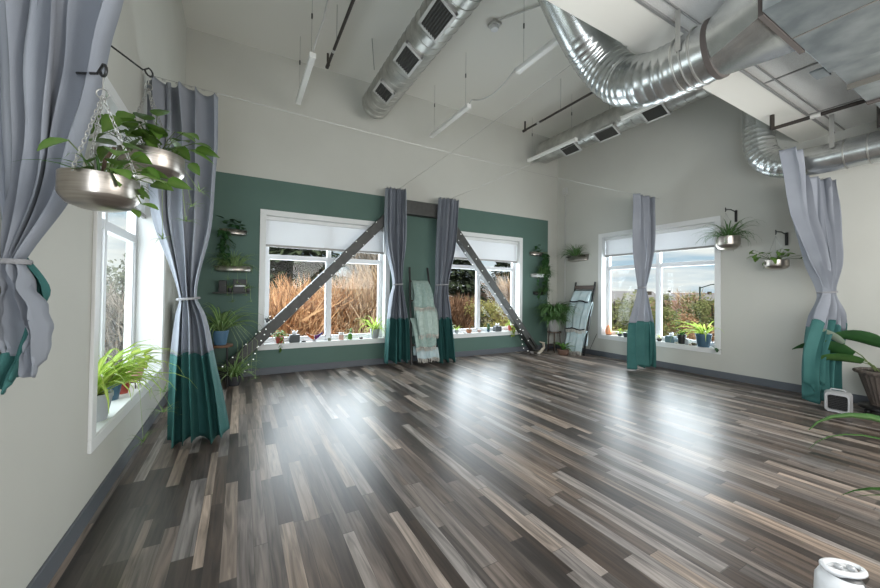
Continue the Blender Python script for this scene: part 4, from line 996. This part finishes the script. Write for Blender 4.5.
tissue('small dark tissue box with white tissue on corner sill',(4.90,yA,SZ),charc,.15,.115)
bushy('red pot of lime trailing plant at right end of corner sill',(5.26,yA-.02,SZ),.065,.12,red,54,.13,.06,229,LIMEL,hang=4)
for x,l in ((4.03,'white little candle between pots on corner sill'),):
    tag(MB().lathe([(.03,0),(.03,.03),(.001,.035)],14).build('tea_light',WHITE,loc=(x,yA-.03,SZ)),l,'candle')
# right wall sill (things along y)
xR=6.71; SR=.37+CW+.014
t_=thing('salt_lamp','glowing orange salt crystal lamp at left end of right sill','lamp',(xR,4.78,SR)); MB().lathe([(.05,0),(.055,.012),(.05,.02)],18).build('wooden_base',WOOD,t_,smooth=True)
MB().lathe([(.048,.02),(.062,.06),(.058,.12),(.035,.18),(.008,.205)],9,rib=.06,ribn=3).build('crystal',ORANGE,t_,smooth=True,auto=20)
bushy('lime green leafy plant next to the orange salt lamp',(xR,4.53,SR),.04,.05,charc,40,.10,.055,231,LIMEL)
bushy('small black pot of low greenery on right sill',(xR-.03,4.38,SR),.055,.085,charc,30,.065,.035,233,POTH)
bushy('yellow green plant partly behind the slim curtain on right sill',(xR,4.19,SR),.055,.08,charc,26,.10,.055,235,LIMEL)
t_=bushy('tiny plant with pale yellow blooms right of the slim curtain',(xR-.02,3.74,SR),.04,.05,pmat('dark_brown_pot',(.05,.035,.03),.5),22,.07,.04,237,pmat('pale_yellow_petal',(.75,.72,.35),.6,trans=.2))
tissue('grey teal tissue box with white tissue on right sill',(xR,3.55,SR),teal_,.15,.115,PI/2)
t_=place_blade_pot('black pot holding dark plant between tissue box and blue pot',(xR+.0,3.37,SR),.07,.16,BLACK,20,.20,.018,1.6,241,DARKL)
tag(MB().lathe([(.028,0),(.03,.004),(.03,.075),(.026,.08),(.026,.1)],16).build('glass_bottle',pmat('grey_glass',(.30,.33,.34),.1),loc=(xR-.04,3.27,SR),smooth=True),'small grey glass bottle beside the black pot','bottle')
for y,c,l in ((3.43,(.55,.53,.48),'cream pebble in front of grey teal tissue box'),(3.21,(.45,.38,.30),'tan pebble left of the blue pot on right sill')):
    tag(MB().ball((0,0,.014),.028,6,sz=.6).build('pebble',pmat('pebble_stone',c,.7),loc=(xR-.06,y,SR),smooth=True),l,'pebble')
tag(MB().lathe([(.035,0),(.045,.03),(.03,.05),(.001,.045)],16).build('small_dish',pmat('bronze_dish',(.10,.08,.05),.4),loc=(xR-.02,3.17,SR),smooth=True),'bronze little dish at the foot of the blue pot','dish')
place_blade_pot('slate blue pot with wide pale spider plant on right sill',(xR-.04,3.02,SR),.115,.215,slate,28,.56,.040,1.9,243,SPIDB,el=(.25,1.2),bias=PI*.5)
bushy('tiny sprig clinging to lower right corner of right window casing',(XR-.04,2.80,.40),.02,.03,TRIM,8,.07,.07,245,DARKL,False)
# left wall window sill, deep
sx_=-.83
t_=place_blade_pot('huge bright spider plant spilling over the left window sill',(-.80,3.04,SZ),.10,.17,pmat('pale_grey_pot',(.35,.38,.40),.5),100,.54,.030,2.6,251,SPIDB,el=(.45,1.4),bias=.6)
for k,(e) in enumerate(((.24,.10,-.22),(.30,.42,-.12),(.36,.75,-.30),(.27,.66,-.02))): runner(t_,[(.03,0,.18),(.14,e[1]*.3,.32),(.22,e[1]*.7,.14),e],261+k,.15,SPID,11)
place_blade_pot('blue pot with slender plant behind the huge spider plant',(-.84,3.55,SZ),.075,.15,slate,16,.30,.018,1.6,253,SPIDB)
bushy('pink pot with yellow green broad leaves at far end of left sill',(-.83,4.22,SZ),.075,.13,pmat('pink_glaze',(.62,.36,.30),.5),26,.15,.11,255,LIMEL)
t_=thing('little_table_ornament','small dark wire ornament beside the pink pot on left sill','ornament',(-.79,3.92,SZ)); MB().box(-.05,.05,-.08,.08,.05,.06).build('tray',WOOD,t_)
for a in (-1,1):
    for b in (-1,1): MB().tube([(a*.04,b*.07,.05),(a*.045,b*.075,0)],.004,5).build('leg',BLACK,t_)
place_blade_pot('small plantlet pot in the middle of left window sill',(-.80,3.72,SZ),.045,.08,red,14,.22,.014,1.9,257,SPIDB)

cable('lamp_cord',[(XR-.02,4.99,.46),(XR-.022,5.08,.28),(XR-.016,5.16,BH+.005)],'thin black cord slanting from right window sill down to baseboard',.004,BLACK,'cord')
# ------------------------------------------------------------------ outside
GZ=-3.2
GRASS=mat('dry_grass_ground',(.20,.145,.08),.95,c2=(.13,.13,.055),nscale=.25,bump=.4,bscale=20)
g=MB()
n=40
for i in range(n+1):
    for j in range(n+1):
        x=-60+240*i/n; y=-60+240*j/n; d=math.hypot(x,y); g.v.append((x,y,GZ+ .5*noise.noise(Vector((x*.05,y*.05,0)))+max(0,(d-70))*.0)); g.m.append(0)
g.f=[(i*(n+1)+j,(i+1)*(n+1)+j,(i+1)*(n+1)+j+1,i*(n+1)+j+1) for i in range(n) for j in range(n)]
struct(g.build('ground',GRASS))
struct(MB().box(XL-T,XR+T,YN-T,YB+T,GZ-1,-.2).build('building_base',W_PAINT))
ORB=mat('orange_willow_twigs',(.48,.21,.09),.85,c2=(.22,.11,.06),nscale=1.6,attr=(.95,.60,.34))
BRB=mat('brown_willow_twigs',(.34,.19,.11),.85,c2=(.16,.10,.07),nscale=1.6,attr=(.85,.65,.45))
GREYB=mat('grey_bare_twigs',(.16,.13,.11),.9,c2=(.08,.07,.06),nscale=1.0,attr=(.52,.46,.40))
TRUNK=mat('tree_bark',(.07,.055,.045),.9)
CON=mat('conifer_needles',(.022,.042,.020),.9,c2=(.040,.060,.026),nscale=1.5,attr=(.055,.075,.035))
OLIV=mat('olive_bush_leaves',(.17,.18,.05),.8,c2=(.28,.26,.08),nscale=1.2,attr=(.38,.35,.12),trans=.15)
JUN=mat('juniper_leaves',(.10,.135,.045),.85,c2=(.17,.19,.065),nscale=.8,attr=(.26,.27,.10),trans=.1)
RUSTL=mat('rust_tree_leaves',(.36,.19,.10),.85,c2=(.25,.15,.09),nscale=.8,attr=(.50,.32,.18),trans=.1)
def twig_shrub(label,x,y,h,rad,n,m_,seed,cat='shrub',group=None,w=.024):
    """a thicket: many long thin branches fanning up from the ground, each forking"""
    t_=thing('bare_shrub',label,cat,(x,y,GZ),0,group); R=random.Random(seed); m=MB(); st=MB()
    for i in range(int(n*1.5)):
        a=R.uniform(0,2*PI); r=rad*math.sqrt(R.random())*.55; p=Vector((r*math.cos(a)*1.5,r*math.sin(a)*1.5,h*R.uniform(.25,.78)))
        out=Vector((math.cos(a),math.sin(a),0)); L=h*R.uniform(.07,.24); d=(out*R.uniform(-.1,.7)+Vector((R.gauss(0,.25),R.gauss(0,.25),R.uniform(.25,1.1)))).normalized()
        sd=d.cross(Vector((R.gauss(0,1),R.gauss(0,1),R.gauss(0,.3)))).normalized(); k=3; V=[];mm=[]; q=p; tone=R.random(); ww=w*R.uniform(.5,1.6)
        for s in range(k+1):
            f=1-s/k*.8; V+=[q-sd*ww*f,q+sd*ww*f]; mm+=[tone,tone]
            q=q+d*L/k; d=(d+Vector((R.gauss(0,.13),R.gauss(0,.13),R.gauss(0,.08)))).normalized()
        m.add(V,[(2*s,2*s+1,2*s+3,2*s+2) for s in range(k)],mm)
    m.build('twigs',m_,t_)
    for i in range(7):
        a=R.uniform(0,2*PI); st.tube([(0.3*rad*math.cos(a)*.5,.3*rad*math.sin(a)*.5,0),(rad*.35*math.cos(a),rad*.35*math.sin(a),h*.35),(rad*.55*math.cos(a+.2),rad*.55*math.sin(a+.2),h*.7)],[.07,.04,.015],6)
    st.build('branches',TRUNK,t_); return t_
def conifer(label,x,y,h,rad,n,seed,m_=None,group=None):
    t_=thing('conifer_tree',label,'tree',(x,y,GZ),0,group); R=random.Random(seed); m=MB()
    MB().tube([(0,0,0),(0,0,h*.95)],[.2,.03],8).build('trunk',TRUNK,t_)
    for i in range(n):
        f=R.random()**.75; z=h*(.1+.9*(1-f)) if False else h*(.12+.88*R.random()); rr=rad*(1-(z/h-.12)/.88)**.8*(.75+.25*math.sin(z*5)); a=R.uniform(0,2*PI); r=rr*R.uniform(.3,1)
        p=Vector((r*math.cos(a),r*math.sin(a),z-.12*r)); d=Vector((math.cos(a),math.sin(a),R.uniform(-.5,.15))).normalized(); sd=d.cross(Vector((0,0,1))); L=R.uniform(.25,.5)*h/7; w=L*R.uniform(.18,.34); tone=R.random()
        m.add([p-sd*w,p+sd*w,p+d*L+sd*w*.3+Vector((0,0,-.06)),p+d*L-sd*w*.3+Vector((0,0,R.uniform(-.15,.1)))],[(0,1,2,3)],tone)
    m.build('needles',m_ or CON,t_); return t_
def leafy(label,x,y,h,rad,n,m_,seed,name='leafy_tree',cat='tree',lf=.16,group=None,z0=.15,trunk=True):
    t_=thing(name,label,cat,(x,y,GZ),0,group); R=random.Random(seed); m=MB()
    if trunk: MB().tube([(0,0,0),(.1,0,h*.4),(0,.1,h*.8)],[.16,.12,.03],8).build('trunk',TRUNK,t_)
    lobes=[(Vector((R.gauss(0,.38)*rad,R.gauss(0,.38)*rad,h*R.uniform(z0+.12,.82))),rad*R.uniform(.35,.62)) for _ in range(16)]
    for i in range(n):
        c,lr=R.choice(lobes); a=R.uniform(0,2*PI); cz=R.uniform(-1,1); s=math.sqrt(1-cz*cz); q=lr*R.random()**.35
        p=c+Vector((s*math.cos(a),s*math.sin(a),cz*.8))*q; d=Vector((R.gauss(0,1),R.gauss(0,1),R.gauss(0,1))).normalized(); e=d.orthogonal().normalized(); l=lf*R.uniform(.5,1.4); tone=R.random()
        m.add([p,p+d*l*.5+e*l*.3,p+d*l,p+d*l*.5-e*l*.3],[(0,1,2,3)],tone)
    m.build('foliage',m_,t_); return t_
def along(px_x,y):  return px_x
# seen through the left window of the green wall
twig_shrub('bright orange bare willow thicket left of the mullion',1.1,13.2,5.2,2.0,2600,ORB,301)
twig_shrub('second orange willow thicket close to the mullion',2.6,14.0,5.3,1.7,2200,ORB,303)
twig_shrub('pale brown thicket right of mullion in left window',4.2,13.8,5.6,1.8,2300,BRB,305)
twig_shrub('brown thicket at right edge of the left window',6.0,15.2,6.2,2.0,2200,BRB,307)
twig_shrub('low orange brush beneath the brown thicket',5.0,12.4,3.3,1.4,1400,ORB,309)
conifer('tall dark spruce behind the orange willow thickets',2.9,21.5,12.5,4.2,7500,311)
conifer('second dark spruce behind the willows, nearer the left',.3,24,9.5,2.8,4200,313)
twig_shrub('tall grey bare tree crown behind brown thickets',8.6,24,9.0,2.4,2200,GREYB,315,'tree')
twig_shrub('grey bare tree behind the left end of willows',-.4,29,9.0,1.5,700,GREYB,317,'tree')
conifer('slim dark spruce behind right edge of left window',10.0,25,8.5,1.5,2000,319)
# through the window nearer the corner
def toward(px,dist):   # a point dist metres away in the compass direction of column px
    a=YAW+math.atan((px-CX)/F); return dist*math.sin(a), dist*math.cos(a)
AR=toward
conifer('broad dark pine left of the mullion in corner window',*AR(460,35),12.0,3.4,5200,321)
twig_shrub('round brown hedge below the broad pine',*AR(455,26),4.7,1.7,2000,mat('russet_hedge_twigs',(.17,.085,.05),.9,attr=(.34,.20,.12)),323)
leafy('large olive green bush right of the mullion',*AR(490,22),4.5,1.45,5600,OLIV,325,'leafy_bush','shrub',.13,trunk=False)
leafy('yellow green low bush before the olive bush',*AR(498,18),3.5,1.0,3400,mat('yellow_bush_leaves',(.30,.27,.06),.8,attr=(.46,.42,.11),trans=.15),327,'leafy_bush','shrub',.11,trunk=False)
conifer('tall dark spruce at right side of corner window',*AR(504,34),9.5,1.7,3400,329)
twig_shrub('pinkish bare shrubs behind the olive bush',*AR(485,38),6.6,2.4,1800,mat('pinkish_bare_twigs',(.28,.18,.14),.9,attr=(.55,.40,.32)),331)
twig_shrub('brown bare shrub at right side of corner window',*AR(516,25),6.2,1.6,1700,BRB,333)
twig_shrub('pale dry brush on the slope below the hedge',*AR(462,17),2.2,1.4,900,mat('pale_dry_brush',(.30,.22,.14),.9,attr=(.50,.38,.25)),335)
# through the left wall window
leafy('grey green tree outside the left wall window',*AR(122,20),6.6,1.6,3400,mat('greyish_tree_leaves',(.11,.13,.09),.9,attr=(.24,.26,.19)),341)
twig_shrub('grey bare thicket outside the left wall window',*AR(132,14),5.0,1.3,1800,GREYB,343)
twig_shrub('brown grey brush low outside left wall window',*AR(105,15),3.8,1.8,1700,BRB,345)
# through the right wall window
leafy('dense green juniper tree at left of the right window',*AR(616,19),5.2,1.35,6000,JUN,351,lf=.12)
leafy('second green juniper partly behind the slim curtain',*AR(641,21),5.0,1.35,5200,JUN,353,lf=.12)
leafy('round green tree behind the street lamp',*AR(697,27),5.3,1.35,5200,JUN,355,lf=.13)
leafy('green tree right of the street lamp',*AR(714,24),5.0,1.2,4200,JUN,357,lf=.13)
leafy('rust brown tree between the mullion and lamp',*AR(685,22),4.1,1.15,4600,RUSTL,359,lf=.11)
leafy('rust brown tree in front of the street lamp',*AR(703,18),3.9,1.0,3600,RUSTL,361,lf=.10)
twig_shrub('bare brown tree beside the red roof',*AR(688,46),5.5,1.2,300,BRB,363,'tree',w=.04)
twig_shrub('bare shrubs low beside the mullion',*AR(664,23),2.4,1.2,900,BRB,365)
twig_shrub('bare orange brush on the slope below houses',*AR(674,33),2.6,1.7,1000,ORB,367)
leafy('golden shrub on the slope right of mullion',*AR(667,28),3.0,1.0,2200,mat('golden_shrub_leaves',(.42,.30,.07),.8,attr=(.5,.38,.12)),369,'leafy_bush','shrub',.11,trunk=False)
leafy('small far green tree beside the mullion',*AR(664,50),5.3,1.1,1800,JUN,371,lf=.2)
leafy('bushy green tree behind the slim curtain edge',*AR(655,25),4.3,1.0,2600,JUN,373,lf=.12)
def house(label,x,y,w,d,h,rh,rz,wall,roof,wins=3):
    t_=thing('house',label,'house',(x,y,GZ-.6),rz)
    MB().box(-w/2,w/2,-d/2,d/2,0,h).build('wall_block',wall,t_)
    m=MB(); e=.3
    m.add([(-w/2-e,-d/2-e,h),(w/2+e,-d/2-e,h),(w/2+e,d/2+e,h),(-w/2-e,d/2+e,h),(-w/2-e,0,h+rh),(w/2+e,0,h+rh)],[(0,1,5,4),(2,3,4,5),(0,4,3),(1,2,5),(0,3,2,1)]); m.build('gable_roof',roof,t_)
    for k in range(wins): 
        x0=-w/2+w*(k+.5)/wins; MB().box(x0-.5,x0+.5,-d/2-.05,-d/2,h*.45,h*.8).build('window',LOUV,t_)
    MB().box(w*.2,w*.2+.6,-.3,.3,h+rh*.3,h+rh+.5).build('chimney',TRUNK,t_)
r1=mat('grey_roof_shingles',(.24,.23,.24),.9); r2=mat('white_roof',(.62,.63,.65),.8); r3=mat('red_roof',(.50,.05,.03),.7); r4=mat('brown_roof_shingles',(.22,.13,.10),.9)
w1=mat('cream_siding',(.5,.46,.4),.9); w2=mat('tan_siding',(.34,.25,.18),.9); w3=mat('brick_siding',(.28,.13,.09),.9); w4=mat('white_siding',(.62,.62,.62),.9)
def atR(px,dist):   # point on the ground plane along the view through column px of the right window, dist metres away
    a=YAW+math.atan((px-CX)/F); return dist*math.sin(a), dist*math.cos(a)
HS=[('tan house with brown roof right of mullion',670,58,7,6,3.0,1.3,w2,r4),('long white roofed building beyond the tan house',654,120,18,8,4.6,1.3,w3,r2),('low building with bright red roof',678,60,4,4,3.5,.8,w1,r3),
    ('cream house left of the slim curtain in right window',636,72,9,7,3.6,1.6,w1,r1),('brick house near the far skyline',694,92,12,8,4.0,1.4,w3,r1),('white house on the far skyline right of mullion',668,140,16,9,4.2,1.5,w4,r4),
    ('dark roofed house left of the mullion far away',648,62,6,6,3.4,1.6,w4,r1),('wide grey building low in the town',681,108,14,7,3.8,.8,w2,r2),('far tan house behind the juniper trees',624,105,13,9,4.4,1.6,w2,r1),('far pale house at right end of skyline',706,118,15,9,4.3,1.4,w4,r4)]
for (lb,px,d,w,dd,h,rh,wm,rm) in HS:
    x,y=atR(px,d); house(lb,x,y,w,dd,h,rh,-math.atan2(x,y)+.25,wm,rm)
# distant wooded rise behind the town
HB=mat('distant_rise',(.30,.30,.31),1,c2=(.42,.36,.31),nscale=.25)
m=MB(); k=60
for i in range(k+1):
    a=-.9+3.0*i/k; z=.9+1.6*noise.noise(Vector((a*3,0,0)))+.9*noise.noise(Vector((a*11,3,0)))
    for (d,zz) in ((150,GZ-1),(175,GZ+2.0+z),(215,GZ+2.4+z*1.2),(260,GZ-1)): m.v.append((d*math.sin(a),d*math.cos(a),zz)); m.m.append(0)
m.f+=[(i*4+j,(i+1)*4+j,(i+1)*4+j+1,i*4+j+1) for i in range(k) for j in range(3)]
struct(m.build('distant_hills',HB,smooth=True))
x,y=atR(700,33); sl=thing('street_lamp','dark green street lamp with long arm outside right window','street lamp',(x,y,GZ))
SLM=mat('lamp_post_paint',(.03,.06,.045),.5)
MB().tube([(0,0,0),(0,0,5.15)],[.10,.06],10).build('pole',SLM,sl,smooth=True)
MB().tube([(0,0,5.05),(.25,-.6,5.30),(.6,-1.5,5.42)],.035,8).build('arm',SLM,sl,smooth=True)
MB().box(-.09,.09,-.35,.2,-.06,.05).build('lamp_head',SLM,sl,loc=(.62,-1.6,5.42),bevel=.02)
for k,(px,d,z) in enumerate(((690,36,2.35),(652,40,3.2))):
    pass

# ------------------------------------------------------------------ keep leaves on their own side of walls and glass
bpy.context.view_layer.update()
def top(o):
    while o.parent: o=o.parent
    return o
IA,IB,IR,IL=inn(WA),inn(WB),inn(WR),inn(WL)
for o in list(COL.objects):
    if o.type!='MESH' or o.name.split('.')[0] not in ('foliage','stems','grassy_leaves','runner','plantlet','sprig','leaf','leaf_stalk','wire'): continue
    w=top(o).matrix_world.translation
    if not (XL-.3<w.x<XR+.3 and YN<w.y<YB+.3): continue
    mw=o.matrix_world; mi=mw.inverted()
    for v in o.data.vertices:
        p=mw@v.co; q=p.copy()
        if p.y>YB-.004:
            ok=any(a0+.02<w.x<a1-.02 and w.y>YB for a0,a1,_,_ in (IA,IB))
            if ok:
                W_=IA if w.x<3 else IB; q.y=min(p.y,YB+.075); q.x=max(W_[0]+.03,min(W_[1]-.03,p.x)); q.z=max(p.z,SZ+.003)
            else: q.y=YB-.004-.02*(hash((v.index%7))%7)/7
        if p.x>XR-.004:
            if w.x>XR: q.x=min(p.x,XR+.075); q.y=max(IR[0]+.03,min(IR[1]-.03,p.y)); q.z=max(p.z,SR+.003)
            else: q.x=XR-.004-.02*(v.index%7)/7
        if p.x<XL+.004:
            if w.x<XL: q.x=max(p.x,XL-.15); q.y=max(IL[0]+.03,min(IL[1]-.03,p.y)); q.z=max(p.z,SZ+.003)
            else: q.x=XL+.004
        if q.z<.004: q.z=.004
        if q!=p: v.co=mi@q
